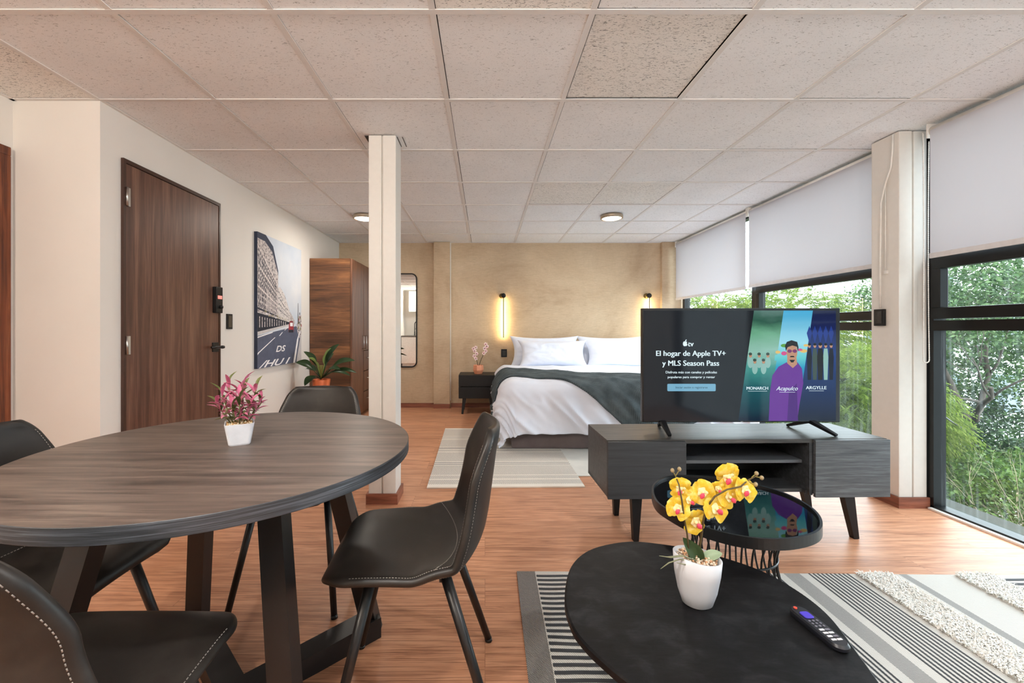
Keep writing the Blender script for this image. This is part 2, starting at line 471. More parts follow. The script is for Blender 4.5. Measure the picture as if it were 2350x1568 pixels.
def mat_leaf(name, cols, rough=0.5, trans=0.3, nscale=2.0):
    m, N, L, B = new_mat(name)
    out = N['Material Output']
    g = N.new('ShaderNodeNewGeometry')
    f = noise_node(N, L, coords(N, L), nscale, 3)
    f2 = math_node(N, L, 'ADD', math_node(N, L, 'MULTIPLY', f, 0.6), math_node(N, L, 'MULTIPLY', g.outputs['Random Per Island'], 0.5))
    k = len(cols)
    c = ramp(N, L, f2, [(0.2 + 0.65 * i / (k - 1), cc) for i, cc in enumerate(cols)])
    L.new(c, B.inputs['Base Color']); B.inputs['Roughness'].default_value = rough; B.inputs['Specular IOR Level'].default_value = 0.25
    t = N.new('ShaderNodeBsdfTranslucent'); L.new(c, t.inputs[0])
    mx = N.new('ShaderNodeMixShader'); mx.inputs[0].default_value = trans
    L.new(B.outputs[0], mx.inputs[1]); L.new(t.outputs[0], mx.inputs[2]); L.new(mx.outputs[0], out.inputs[0])
    return m

# ================================================================ ROOM
XL, XLR, XW = -2.03, -2.49, 2.72     # left wall, recessed left wall near the camera, window plane
YB, YR, YC = 5.78, -1.35, 2.19       # back wall, rear wall, corner of the left wall

b = MB(); b.box(XLR - .15, XW + .06, YR - .15, YB + .15, -0.12, 0.0); struct(b.build('floor', M_FLOOR))
b = MB(); b.box(XLR - .15, XL, YC, YB + .15, 0, H + .1); struct(b.build('wall_left', M_WALL))
b = MB(); b.box(XLR - .15, XLR, YR, 1.28, 0, H + .1); b.box(XLR - .15, XLR, 1.28, 2.17, 2.03, H + .1); b.box(XLR - .15, XLR, 2.17, YC, 0, H + .1)
struct(b.build('wall_left_recess', M_WALL))
b = MB(); b.box(XL, XW + .1, YB, YB + .15, 0, H + .1); struct(b.build('wall_back', M_PLASTER))
b = MB(); b.box(XLR - .15, XW + .1, YR - .15, YR, 0, H + .1); struct(b.build('wall_rear', M_WALL))
# plaster pilasters of the back wall
b = MB(); b.box(-.705, -.485, YB - .07, YB, 0, H); struct(b.build('trim_1', M_PLASTER))
b = MB(); b.box(2.44, 2.72, YB - .06, YB, 0, H); struct(b.build('trim_2', M_PLASTER))
b = MB(); b.box(-.484, -.472, YB - .035, YB, 0.1, H); b.build('cable_channel', M_WHITEPLASTIC)
tag(bpy.data.objects['cable_channel'], 'thin white cable channel running down beside the tan pilaster', 'cable channel')
b = MB(); b.box(2.70, 2.722, YB - .14, YB - .0, 0, H); struct(b.build('trim_3', M_WHITEPLASTIC))

# skirting
b = MB()
for x0, x1, y0 in ((-2.03, -.705, YB - .015), (-.705, -.485, YB - .085), (-.472, 2.44, YB - .015)):
    b.box(x0, x1, y0, y0 + .015, 0, .06)
struct(b.build('baseboard_back', M_BASEB))
b = MB(); b.box(XL, XL + .014, YC + .03, 2.27, 0, .06); b.box(XL, XL + .014, 3.2, YB - .02, 0, .06); struct(b.build('baseboard_left', M_BASEB))

# ---------------------------------------------------------------- ceiling: lay-in tiles on a T-bar grid
b = MB(); b.box(XLR - .15, XW + .1, YR - .15, YB + .15, H + .1, H + .16)
ceil = struct(b.build('ceiling', M_DARKVOID))
GX = [-.2 + .61 * k for k in range(-4, 6)]; GY = [1.578 + .61 * k for k in range(-5, 8)]
g = MB()
for x in GX:
    for i in range(len(GY)):
        y0 = GY[i]; y1 = GY[i + 1] if i + 1 < len(GY) else YB
        if x < XL and y0 > 2.1: continue
        g.box(x - .012, x + .012, max(YR, y0), y1, H, H + .004)
g.box(-2.49, 2.74, YR, GY[0], H, H + .002)
for y in GY:
    x0 = XL if y > 2.3 else XLR
    g.box(x0, XW, y - .012, y + .012, H - .0006, H + .0035)
g.box(XL, XL + .02, YC, YB, H - .001, H + .003)
g.box(XLR, XLR + .02, YR, YC, H - .001, H + .003); g.box(XLR, XL, YC - .02, YC, H - .001, H + .003)
g.box(XL, XW, YB - .02, YB, H - .001, H + .003)
g.build('ceiling_grid', M_GRID, ceil)
rr = random.Random(4)
t = MB()
xs = [XLR] + GX[1:] + [XW]; 
gx = sorted(set([XLR, XL] + [x for x in GX if x > XLR] + [XW])); gx = [XLR] + [x for x in GX if x > XLR] + [XW + .05]
gy = GY + [YB]
for i in range(len(gx) - 1):
    for j in range(len(gy) - 1):
        x0, x1, y0, y1 = gx[i], gx[i + 1], gy[j], gy[j + 1]
        if x1 <= XL + .01 and y0 > 2.1: continue
        if x0 < XL and y0 > 2.1: x0 = XL
        if x0 < -.72 < x1 - .05 and y0 < 2.6 < y1 and False: continue
        # how far each edge stays behind its flange: a few leave a dark gap
        e = [rr.uniform(.002, .010) for _ in range(4)]
        e[0] = rr.uniform(.0135, .0170) if x0 > -.3 else rr.uniform(.010, .0145)
        if rr.random() < .3: e[3] = rr.uniform(.0125, .0150)
        if rr.random() < .85: e[2] = rr.uniform(.0130, .0165)
        rough = abs(x0 - .41) < .05 and abs(y0 - 1.578) < .05
        rough2 = (abs(x0 - .41) < .05 or abs(x0 - 1.02) < .05) and abs(y0 - 3.408) < .05
        rough3 = abs(x0 - (-.2)) < .05 and abs(y0 - .968) < .05
        rough4 = x0 < -2.1 and abs(y0 - 1.578) < .05
        if rough: e = [.018, .016, .012, .017]
        if rough2: e = [.015, .013, .013, .016]
        zb = H + .0045 + (0.004 if rough else 0)
        k = 1 if (rough or rough2 or rough3 or rough4) else 0
        t.box(x0 + e[0], x1 - e[1], y0 + e[2], y1 - e[3], zb, zb + .015, k)
tl = t.build('ceiling_tiles', [M_TILE, M_TILE_ROUGH], ceil)

# ---------------------------------------------------------------- steel columns
def steel_column(name, x0, x1, y0, y1, left_groove=True):
    b = MB()
    xm = (x0 + x1) / 2
    b.box(x0, xm - .004, y0, y1, 0, H - .001, 0, .006); b.box(xm + .004, x1, y0, y1, 0, H - .001, 0, .006)
    b.box(xm - .006, xm + .006, y0 + .012, y1 - .012, 0, H - .001, 0)
    return struct(b.build(name, M_COLUMN))
steel_column('trim_4', -.722, -.553, 2.575, 2.735)
steel_column('trim_5', 2.512, 2.682, 2.52, 2.70)
b = MB()
b.box(-.735, -.54, 2.562, 2.5745, 0, .065); b.box(-.5525, -.54, 2.5745, 2.7355, 0, .065); b.box(-.735, -.7225, 2.5745, 2.7355, 0, .065); b.box(-.735, -.54, 2.7355, 2.748, 0, .065)
struct(b.build('baseboard_column', M_BASEB))
b = MB()
b.box(2.499, 2.688, 2.507, 2.5195, 0, .065); b.box(2.499, 2.5115, 2.5195, 2.7005, 0, .065); b.box(2.499, 2.688, 2.7005, 2.713, 0, .065)
struct(b.build('baseboard_right', M_BASEB))
# cut edge around the pillar in the ceiling
b = MB(); b.box(-.553, -.548, 2.60, 2.74, H - .0012, H - .0006); b.box(-.52, -.515, 2.60, 2.74, H - .0012, H - .0006); b.box(-.75, -.722, 2.585, 2.75, H - .0012, H - .0006)
b.build('tile_cutout', M_DARKVOID, ceil)

# ---------------------------------------------------------------- doors
# door_1: flush walnut door in the left wall (built on the wall plane x = XL)
d1 = thing('door_1', 'dark walnut flush door with black lock and lever in the white left wall', 'door', (XL, 2.74, 0)); struct(d1)
b = MB(); b.box(.002, .012, -.405, .405, .005, 2.015, 0, .002); b.build('door_leaf', M_DOOR, d1)
b = MB()
b.box(0, .016, -.425, -.408, 0, 2.018); b.box(0, .016, .408, .425, 0, 2.018); b.box(0, .016, -.425, .425, 2.018, 2.04)
b.box(-.001, .0015, -.41, .41, 0.0, 2.02)
b.build('door_frame', M_DOORFRAME, d1)
for z in (1.83, .992, .18):
    b = MB(); b.box(.012, .018, -.408, -.382, z - .052, z + .052, 0); b.tube([(.02, -.407, z - .052), (.02, -.407, z + .052)], .006, 8)
    b.build('hinge', M_STEEL, d1)
b = MB(); b.box(.012, .045, .335, .405, 1.205, 1.40, 0, .006); lk = b.build('electronic_lock', M_BLACK, d1)
b = MB(); b.box(.045, .048, .345, .392, 1.31, 1.335, 0, .001); b.build('lock_display', emit('red_lock_display', srgb(225, 120, 110), .6), lk)
b = MB(); b.tube([(.045, .372, 1.25), (.062, .372, 1.25)], .013, 14); b.build('thumb_turn', M_BLACK, lk)
b = MB(); b.box(.012, .02, .33, .40, .915, .985, 0, .003); b.tube([(.012, .365, .95), (.06, .365, .95)], .011, 12)
b.tube([(.06, .365, .95), (.062, .30, .952), (.060, .255, .952)], .009, 10)
b.tube([(.06, .365, .95), (.064, .385, .95)], .012, 10)
b.build('door_handle', M_BLACKMETAL, d1)

# door_2: varnished reddish door in the recessed wall
d2 = thing('door_2', 'reddish brown varnished wooden door at the left edge beside the beige wall', 'door', (XLR, 1.725, 0)); struct(d2)
b = MB(); b.box(-.06, -.02, -.43, .39, .005, 1.985, 0, .002); b.build('door_leaf', M_REDWOOD, d2)
b = MB()
b.box(-.10, .02, .385, .44, 0, 1.984, 0, .004); b.box(-.10, .02, -.44, -.40, 0, 1.984, 0, .004); b.box(-.10, .02, -.44, .44, 1.984, 2.03, 0, .004)
b.build('door_frame', M_REDWOOD, d2)

# ---------------------------------------------------------------- windows
def window(idx, y0, y1, mulls, sashes):
    """full-height black aluminium window on the plane x = XW; sashes: (ya, yb) bays with a transom sash"""
    r = thing('window_%d' % idx, 'black framed full height window', 'window', (XW, (y0 + y1) / 2, 0)); struct(r)
    b = MB()
    x0, x1 = XW - .03, XW + .045
    b.box(x0, x1, y0, y1, 0.0, .022); b.box(x0, x1, y0, y1, 2.22, H + .1)
    b.box(x0, x1, y0, y0 + .05, 0, H); b.box(x0, x1, y1 - .055, y1, 0, H)
    for m in mulls: b.box(x0 - .015, x1, m - .035, m + .035, 0, H)
    for a, c in sashes:
        b.box(x0, x1, a, c, 1.075, 1.135); b.box(x0, x1, a, c, 1.47, 1.54)
    b.build('window_frame', M_BLACKFRAME, r, world=True)
    for a, c in sashes:
        s = MB(); xs0, xs1 = x0 - .028, x0 + .02
        s.box(xs0, xs1, a + .012, c - .012, 1.145, 1.21, 0, .004); s.box(xs0, xs1, a + .012, c - .012, 1.44, 1.505, 0, .004)
        s.box(xs0, xs1, a + .012, a + .062, 1.21, 1.44, 0, .004); s.box(xs0, xs1, c - .062, c - .012, 1.21, 1.44, 0, .004)
        s.build('sash', M_BLACKFRAME, r, world=True)
    g = MB(); g.box(XW + .012, XW + .016, y0 + .01, y1 - .01, .01, H - .01)
    g.build('glass_pane', M_GLASS, r, world=True)
    return r
window(1, 2.70, YB - .13, [4.13], [(2.74, 4.10)])
window(2, YR, 2.545, [0.35], [(0.385, 2.49)])
b = MB(); b.box(XW - .055, XW - .03, YR, 2.50, 0, .012, 0, .002); b.box(XW - .055, XW - .03, 2.72, 5.7, 0, .012, 0, .002)
struct(b.build('trim_6', M_WHITEPLASTIC))
b = MB(); b.box(XW + .065, XW + .12, YR - .3, YB + .3, -1.4, -1.0); struct(b.build('trim_7', plain('grey_concrete_ledge', srgb(96, 96, 92), .8)))

# ---------------------------------------------------------------- roller blinds (they hang from the ceiling: things)
def blind(name, y0, y1, z, label, zx=2.615):
    r = thing(name, label, 'roller blind', (zx, (y0 + y1) / 2, H - .045), 0, 'grey roller blinds along the windows')
    b = MB(); b.tube([(zx + .012, y0, H - .045), (zx + .012, y1, H - .045)], .03, 20); b.build('roller_tube', M_WHITEPLASTIC, r, world=True)
    b = MB(); n = 12
    vs = []; 
    for k in range(n + 1):
        yy = y0 + .012 + (y1 - y0 - .024) * k / n
        vs += [(zx - .018, yy, H - .045), (zx - .018, yy, z)]
    b.add(vs, [(2 * k, 2 * k + 2, 2 * k + 3, 2 * k + 1) for k in range(n)], 0, True)
    b.build('blind_fabric', M_BLIND, r, world=True)
    b = MB(); b.box(zx - .024, zx - .012, y0 + .012, y1 - .012, z - .004, z + .026, 0, .003); b.build('hem_bar', plain('grey_hem_' + name, srgb(206, 203, 204), .7, bmp=0), r, world=True)
    for e, yy in ((-1, y0), (1, y1)):
        b = MB(); b.box(zx - .025, zx + .045, yy - .003, yy + .003, H - .085, H - .002); b.build('bracket', M_WHITEPLASTIC, r, world=True)
    return r
blind('roller_blind', 4.125, 5.66, 1.485, 'far roller blind next to the tan back wall, reaching lower over green trees')
blind('roller_blind', 2.72, 4.098, 1.495, 'wide roller blind between the far blind and the cream column')
bl = blind('roller_blind', .9, 2.435, 1.50, 'near roller blind on the right edge, right of the cream column')
b = MB()
def chain(b, x, y, ztop, zbot, w=.018):
    n = 60; pts = []
    for k in range(n):
        a = k / n * 2
        if a < 1: pts.append((x - w, y - .004 * sin(a * 3), ztop + (zbot + w - ztop) * a))
        else: pts.append((x + w, y + .006 * sin((a - 1) * 3), zbot + w + (ztop - zbot - w) * (a - 1)))
    mid = [(x - w * cos(pi * k / 8), y, zbot + w - w * sin(pi * k / 8)) for k in range(1, 8)]
    p = pts[:n // 2] + mid + pts[n // 2:]
    b.tube(p, .0022, 6)
    L = 0
    for i in range(len(p) - 1):
        a, c = Vector(p[i]), Vector(p[i + 1]); m = max(1, int((c - a).length / .0095))
        for q in range(m): b.sphere(a.lerp(c, q / m), .0036, 4)
chain(b, 2.605, 2.452, H - .05, .885)
b.build('bead_chain', M_WHITEPLASTIC, bl, world=True)

# ---------------------------------------------------------------- ceiling lamps
M_BULB = emit('warm_lamp_diffuser', (1.0, .86, .66, 1), 7.0)
M_BULBN = emit('neutral_lamp_diffuser', (1.0, .93, .84, 1), 10.0)
M_NICKEL = plain('satin_nickel', srgb(176, 160, 140), .35, .6)
def ceiling_lamp(x, y, watts, col, label, mat=M_BULB, r=.115):
    t = thing('ceiling_light', label, 'ceiling light', (x, y, H), 0, 'round ceiling lights')
    b = MB(); b.lathe([(r * .96, 0), (r, -.006), (r, -.032), (r * .88, -.036), (r * .86, -.03)], n=40); b.build('lamp_rim', M_NICKEL, t)
    b = MB(); b.lathe([(r * .86, -.03), (r * .7, -.038), (r * .4, -.043), (.001, -.045)], n=40); b.build('diffuser', mat, t)
    if mat is M_BULB: l = bpy.data.lights.new('lamp_light', 'AREA'); l.shape = 'DISK'; l.size = r * 1.7
    else: l = bpy.data.lights.new('lamp_light', 'POINT'); l.shadow_soft_size = .06
    l.energy = watts; l.color = col
    o = bpy.data.objects.new('lamp_light', l); COL.objects.link(o); o.parent = t; o.location = (0, 0, -.052 if mat is M_BULB else -.115)
    return t
WARM = (1.0, .93, .84); NEUT = (1.0, .985, .96)
ceiling_lamp(1.34, 4.39, LAMP_BED, WARM, 'lit round ceiling light over the bed')
ceiling_lamp(-1.28, 4.40, LAMP_BED, WARM, 'round ceiling light mostly hidden behind the middle column')
ceiling_lamp(1.34, .12, LAMP_W, NEUT, 'added unseen fill light on the coffee table side', M_BULBN)  # lamp added out of view to fill the living side with light
ceiling_lamp(-.5, .12, LAMP_W, NEUT, 'added unseen fill light on the dining table side', M_BULBN)  # second added lamp, never in view, brightens the dining side
ceiling_lamp(-1.7, -.75, LAMP_W * 1.6, (1.0, .90, .76), 'round ceiling light in front of the kitchen', M_BULBN)

# ---------------------------------------------------------------- wall fittings
def wall_plate(name, label, cat, x0, x1, y0, y1, z0, z1):
    b = MB(); b.box(x0, x1, y0, y1, z0, z1, 0, .003)
    return tag(b.build(name, M_BLACK), label, cat)
sw = wall_plate('light_switch', 'narrow dark switch plate on the white wall right of the walnut door', 'switch', XL, XL + .01, 3.255, 3.325, 1.085, 1.205)
b = MB(); b.box(XL + .01, XL + .013, 3.27, 3.31, 1.10, 1.19, 0, .001); b.build('rocker', plain('dark_rocker', srgb(70, 62, 50), .4), sw)
ou = wall_plate('wall_outlet', 'small black outlet plate on the tan wall left of the bed', 'outlet', .225, .305, YB - .012, YB, .70, .81)
b = MB(); b.box(.24, .29, YB - .014, YB - .011, .72, .79); b.build('socket_face', plain('charcoal_plastic', srgb(40, 38, 36), .3), ou)
ob = wall_plate('outlet_box', 'black outlet box on the side of the cream column by the window', 'outlet', 2.494, 2.512, 2.60, 2.665, 1.105, 1.21)
b = MB()
for zz in (1.14, 1.175): b.box(2.4915, 2.493, 2.62, 2.628, zz - .008, zz + .008); b.box(2.4915, 2.493, 2.64, 2.648, zz - .008, zz + .008)
b.box(2.4920, 2.4945, 2.610, 2.655, 1.118, 1.197); b.build('socket_face', plain('dark_socket', srgb(48, 48, 50), .25), ob)
b = MB()
b.tube([(2.500, 2.545, H - .01), (2.500, 2.548, 2.17), (2.502, 2.56, 2.08), (2.503, 2.60, 1.98), (2.504, 2.625, 1.88), (2.504, 2.63, 1.55), (2.504, 2.63, 1.22)], .005, 8)
b.tube([(2.508, 2.60, 2.02), (2.506, 2.60, 1.44)], .0035, 6)
b.box(2.498, 2.512, 2.585, 2.60, 1.43, 1.45)
tag(b.build('power_cable', M_WHITEPLASTIC), 'white cable curving down the column side to the black outlet box', 'cable')

# ---------------------------------------------------------------- mirror on the back wall
mi = thing('wall_mirror', 'tall rounded mirror with thin black frame on the tan wall beside the column', 'mirror', (-1.21, YB - .02, 1.21))
def rrect(w, h, r, n=8):
    out = []
    for cx, cz, a0 in ((w / 2 - r, h / 2 - r, 0), (-w / 2 + r, h / 2 - r, 90), (-w / 2 + r, -h / 2 + r, 180), (w / 2 - r, -h / 2 + r, 270)):
        for k in range(n + 1):
            a = radians(a0 + 90 * k / n); out.append((cx + r * cos(a), cz + r * sin(a)))
    return out
o1 = rrect(.52, 1.29, .07); b = MB(); b.tube([(x, 0, z) for x, z in o1], .009, 8, closed=True); b.build('mirror_frame', M_BLACK, mi)
b = MB(); b.add([(x, -.001, z) for x, z in o1], [tuple(range(len(o1)))]); b.add([(x, .014, z) for x, z in o1], [tuple(range(len(o1)))[::-1]])
mm, N_, L_, B_ = new_mat('mirror_silver'); B_.inputs['Metallic'].default_value = 1; B_.inputs['Roughness'].default_value = .01; B_.inputs['Base Color'].default_value = (.86, .88, .87, 1)
b.build('mirror_glass', mm, mi)

# ---------------------------------------------------------------- wall lamps over the nightstands
M_GLOW = emit('warm_led_strip', (1.0, .74, .34, 1), 44.0)
def wall_lamp(x, label):
    t = thing('wall_lamp', label, 'wall lamp', (x, YB, 1.55), 0, 'slim rod wall lamps above the bed')
    b = MB(); b.tube([(-.02, 0, 0), (-.02, -.022, 0)], .035, 20); b.tube([(-.02, -.02, 0), (0, -.05, 0)], .008, 8); b.build('wall_mount', plain('brass_mount', srgb(120, 96, 50), .35, .7), t)
    b = MB(); b.sphere((0, -.06, 0), .034, 14); b.build('ball', M_BLACK, t)
    b = MB(); b.box(-.006, .006, -.066, -.056, -.58, -.02); b.build('rod', M_BLACK, t)
    b = MB(); b.box(-.0055, .0055, -.056, -.050, -.575, -.035); b.build('led_strip', M_GLOW, t)
    return t
wall_lamp(.255, 'lit slim black rod wall lamp over the nightstand')
wall_lamp(2.262, 'right wall lamp whose rod is hidden by the television')

# ================================================================ FURNITURE
# ---------------------------------------------------------------- dining table
DT = (-.715, 1.18)
dt = thing('dining_table', 'round grey brown wood dining table with dark edge and black crossed legs', 'table', (DT[0], DT[1], 0))
R = .49
n = 128; poly = [(R * cos(2 * pi * k / n), R * sin(2 * pi * k / n)) for k in range(n)]
b = MB(); b.prism(poly, .718, .75, 0, 1, .0012, False)
for i, f in enumerate(b.f):
    if len(f) == 4: b.sm[i] = True
top = b.build('tabletop', [M_TABLETOP, M_TABLEEDGE], dt)
for sx in (-1, 1):
    for sy in (-1, 1):
        b = MB(); b.beam((sx * .20, sy * .175, .719), (sx * .315, sy * .305, .0), .055, .055, .05, .05, side=(1, 0, 0)); b.build('leg', M_LEGBROWN, dt)
b = MB()
for s in (-1, 1):
    b.beam((-.325 * s, -.305, .032), (.325 * s, .305, .032 + .0), .075, .075, .03 if s > 0 else .03, side=(-.305 * s, .325, 0) if s > 0 else (.305, .325, 0))
b.build('floor_cross_bar', M_LEGBROWN, dt)
b = MB(); b.beam((-.24, -.2, .705), (.24, .2, .705), .05, .05, .024, side=(0, 1, 0)); b.beam((-.24, .2, .705), (.24, -.2, .705), .05, .05, .024, side=(0, 1, 0)); b.build('top_frame', M_LEGBROWN, dt)

# ---------------------------------------------------------------- dining chairs: bucket shells in leather on splayed tubes
PROF = [(.222, .425), (.215, .444), (.19, .4555), (.14, .458), (.06, .452), (-.02, .446), (-.09, .447), (-.135, .457), (-.165, .478), (-.185, .512), (-.197, .56), (-.206, .62), (-.214, .68), (-.222, .74), (-.230, .785), (-.234, .812)]
def catmull(P, m):
    out = []
    P = [Vector(p) for p in P]
    for i in range(len(P) - 1):
        p0 = P[max(i - 1, 0)]; p1 = P[i]; p2 = P[i + 1]; p3 = P[min(i + 2, len(P) - 1)]
        for k in range(m):
            t = k / m
            out.append(.5 * ((2 * p1) + (p2 - p0) * t + (2 * p0 - 5 * p1 + 4 * p2 - p3) * t * t + (-p0 + 3 * p1 - 3 * p2 + p3) * t ** 3))
    out.append(P[-1]); return out
def interp(x, xs, ys):
    if x <= xs[0]: return ys[0]
    for i in range(len(xs) - 1):
        if x <= xs[i + 1]:
            t = (x - xs[i]) / (xs[i + 1] - xs[i]); t = t * t * (3 - 2 * t); return ys[i] + (ys[i + 1] - ys[i]) * t
    return ys[-1]
def make_chair(label):
    root = thing('dining_chair', label, 'chair', (0, 0, 0), 0, 'grey brown leather dining chairs round the table')
    cv = catmull(PROF, 6)
    s = [0]
    for i in range(1, len(cv)): s.append(s[-1] + (cv[i] - cv[i - 1]).length)
    T = s[-1]
    def at(q):
        q = max(0, min(T, q))
        for i in range(len(s) - 1):
            if q <= s[i + 1] + 1e-9:
                t = (q - s[i]) / max(1e-9, s[i + 1] - s[i]); return cv[i].lerp(cv[i + 1], t)
        return cv[-1]
    def W(q):
        f = q / T
        base = interp(f, [0, .12, .32, .50, .62, .80, 1], [.188, .208, .217, .214, .210, .192, .160])
        rf, rb = .075, .055
        if q < rf: base -= rf - sqrt(max(0, rf * rf - (rf - q) ** 2))
        if T - q < rb: base -= rb - sqrt(max(0, rb * rb - (rb - (T - q)) ** 2))
        return base
    def P(u, q):
        c = at(q); f = q / T; w_ = W(q)
        au = abs(u)
        lift_z = interp(f, [0, .1, .3, .45, .6, 1], [-.004, .0, .012, .032, .012, 0]) * au ** 2.2
        lift_y = interp(f, [0, .3, .45, .6, .8, 1], [0, 0, .028, .066, .062, .034]) * au ** 2.0
        return Vector((u * w_, c.x + lift_y, c.y + lift_z))
    # sample grid, denser at the rims
    NU, NV = 30, 70
    us = [sin(pi / 2 * (-1 + 2 * i / NU)) for i in range(NU + 1)]
    qs = [T * (0.5 - 0.5 * cos(pi * j / NV)) * .35 + T * (j / NV) * .65 for j in range(NV + 1)]
    def N_at(u, q):
        e = 1e-3
        a = P(min(1, u + .02), q) - P(max(-1, u - .02), q); c = P(u, min(T, q + 4 * e)) - P(u, max(0, q - 4 * e))
        nn = a.cross(c)
        return -nn.normalized() if nn.length > 1e-12 else Vector((0, 0, 1))
    TH = .0125
    grid = []
    for q0 in qs:
        row = []
        for u in us:
            q = q0 + .035 * (1 - u * u) * math.exp(-((q0 - T * .43) / .1) ** 2)
            p = P(u, q); nn = N_at(u, q)
            d = min((1 - abs(u)) * W(q), q, T - q)
            e = min(1, d / .018); f = sqrt(max(0, 1 - (1 - e) ** 2))
            puff = .005 * interp(d, [0, .10], [0, 1]) * interp(q, [T * .15, T * .45], [1, 0])
            row.append((p + nn * (TH * f + puff), p - nn * TH * f))
        grid.append(row)
    qseam = T * .43
    js = min(range(NV + 1), key=lambda j: abs(qs[j] - qseam))
    def piece(name, j0, j1):
        b = MB(); vs = []; nu = NU + 1
        for j in range(j0, j1 + 1):
            for i in range(nu): vs.append(grid[j][i][0])
        k = len(vs)
        for j in range(j0, j1 + 1):
            for i in range(nu): vs.append(grid[j][i][1])
        fs = []
        for j in range(j1 - j0):
            for i in range(NU):
                a = j * nu + i
                fs.append((a, a + 1, a + nu + 1, a + nu)); fs.append((k + a, k + a + nu, k + a + nu + 1, k + a + 1))
        b.add(vs, fs, 0, True)
        o = b.build(name, M_LEATHER, root)
        bm = bmesh.new(); bm.from_mesh(o.data); bmesh.ops.remove_doubles(bm, verts=bm.verts[:], dist=1e-5)
        bmesh.ops.recalc_face_normals(bm, faces=bm.faces[:]); bm.to_mesh(o.data); bm.free()
        return o
    piece('seat', 0, js); piece('backrest', js, NV)
    # stitching: dashes along the rim, and the seam between seat and back
    b = MB()
    def dash(path, off=.0008):
        acc = 0
        for i in range(len(path) - 1):
            b.tube([path[i].lerp(path[i + 1], .15), path[i].lerp(path[i + 1], .72)], .0011, 5)
    for side in (-1, 1):
        pts = []; q = .05
        while q < T - .02:
            u = side * (1 - .014 / W(q)); nn = N_at(u, q)
            pts.append(P(u, q) - nn * (TH * .92)); q += .0075
        dash(pts)
        pts = []; q = .09
        while q < T - .03:
            u = side * (1 - .010 / W(q)); nn = N_at(u, q)
            pts.append(P(u, q) + nn * (TH * .86)); q += .0075
        dash(pts)
    for sg in (1,):
        pts = []
        for i in range(0, 57):
            u = -1 + 2 * i / 56; q = qs[js] + .035 * (1 - u * u); nn = N_at(u, q)
            d = (1 - abs(u)) * W(q); e = min(1, d / .018); f = sqrt(max(0, 1 - (1 - e) ** 2))
            pts.append(P(u, q) + nn * (TH * f + .0004))
        dash(pts)
    b.build('stitching', M_STITCH, root)
    for sx in (-1, 1):
        for sy, yt, yf in ((1, .105, .205), (-1, -.085, -.225)):
            b = MB(); b.tube([(sx * .135, yt, .436), (sx * .20, yf, .012)], [.0145, .0115], 14)
            b.tube([(sx * .20, yf, .012), (sx * .2018, yf * 1.01, 0)], [.0125, .0125], 14)
            b.build('leg', M_BLACKMETAL, root)
    b = MB(); b.box(-.14, .14, .085, .115, .418, .434, 0, .003); b.box(-.14, .14, -.10, -.07, .415, .431, 0, .003); b.box(-.09, .09, -.1, .11, .418, .428, 0, .002)
    b.build('seat_frame', M_BLACKMETAL, root)
    return root
CH = make_chair('leather dining chair right of the table, seen from its side and fully in view')
chairs = [(CH, (-.200, 1.225), 90 + 4, None)]
for loc, rz, lab in (((-.765, 1.76), 180, 'leather dining chair behind the table, in front of the orange plant pot'),
                     ((-1.19, 1.12), -90, 'leather dining chair at the left end of the table, cut off by the left edge'),
                     ((-.725, .70), 0, 'nearest leather dining chair in the bottom left corner')):
    c = copy_tree(CH); c['label'] = lab; chairs.append((c, loc, rz, lab))
for c, loc, rz, lab in chairs:
    c.location = (loc[0], loc[1], 0); c.rotation_euler = (0, 0, radians(rz))

# ---------------------------------------------------------------- tv stand
TS = (1.335, 2.29); TSR = radians(1.2)
ts = thing('tv_stand', 'charcoal wood television stand with open middle shelf and slanted legs', 'tv stand', (TS[0], TS[1], 0), TSR)
x0, x1, yf, yb, z0, z1 = -.722, .722, -.178, .178, .235, .522
b = MB(); b.box(x0, x1, yf + .002, yb, z1 - .02, z1, 1, .0015)
b.box(x0, x0 + .018, yf + .002, yb, z0, z1 - .02, 0); b.box(x1 - .018, x1, yf + .002, yb, z0, z1 - .02, 0)
b.box(x0, -.322, yf + .02, yb, z0, z0 + .018); b.box(.312, x1, yf + .02, yb, z0, z0 + .018); b.box(-.322, .312, yf + .045, yb, z0, z0 + .018)
b.box(-.345, -.327, yf + .02, yb, z0, z1 - .02); b.box(.318, .336, yf + .002, yb, z0, z1 - .02)
b.build('carcass', [M_STAND, M_STANDTOP], ts)
b = MB()
hx, hz, hr = -.235, .455, .036; nseg = 32
def ring_pt(a): return (hx + hr * cos(a), hz + hr * sin(a))
def box_pt(a):
    X0, X1, Z0, Z1 = -.327, .318, z0 + .018, z1 - .02
    dx, dz = cos(a), sin(a); ts_ = []
    if dx > 1e-6: ts_.append((X1 - hx) / dx)
    if dx < -1e-6: ts_.append((X0 - hx) / dx)
    if dz > 1e-6: ts_.append((Z1 - hz) / dz)
    if dz < -1e-6: ts_.append((Z0 - hz) / dz)
    t = min(ts_); return (hx + dx * t, hz + dz * t)
angs = sorted([2 * pi * k / nseg for k in range(nseg)] + [math.atan2(Z - hz, X - hx) % (2 * pi) for X in (-.327, .318) for Z in (z0 + .018, z1 - .02)])
vs = []
for a in angs:
    i_, o_ = ring_pt(a), box_pt(a)
    for yy in (yb - .012, yb - .002): vs += [(i_[0], yy, i_[1]), (o_[0], yy, o_[1])]
fs = []; m = len(angs)
for k in range(m):
    a, c = 4 * k, 4 * ((k + 1) % m)
    fs += [(a, a + 1, c + 1, c), (a + 2, c + 2, c + 3, a + 3), (a, c, c + 2, a + 2)]
b.add(vs, fs); b.box(x0 + .018, -.327, yb - .012, yb - .002, z0, z1 - .02); b.box(.318, x1 - .018, yb - .012, yb - .002, z0, z1 - .02)
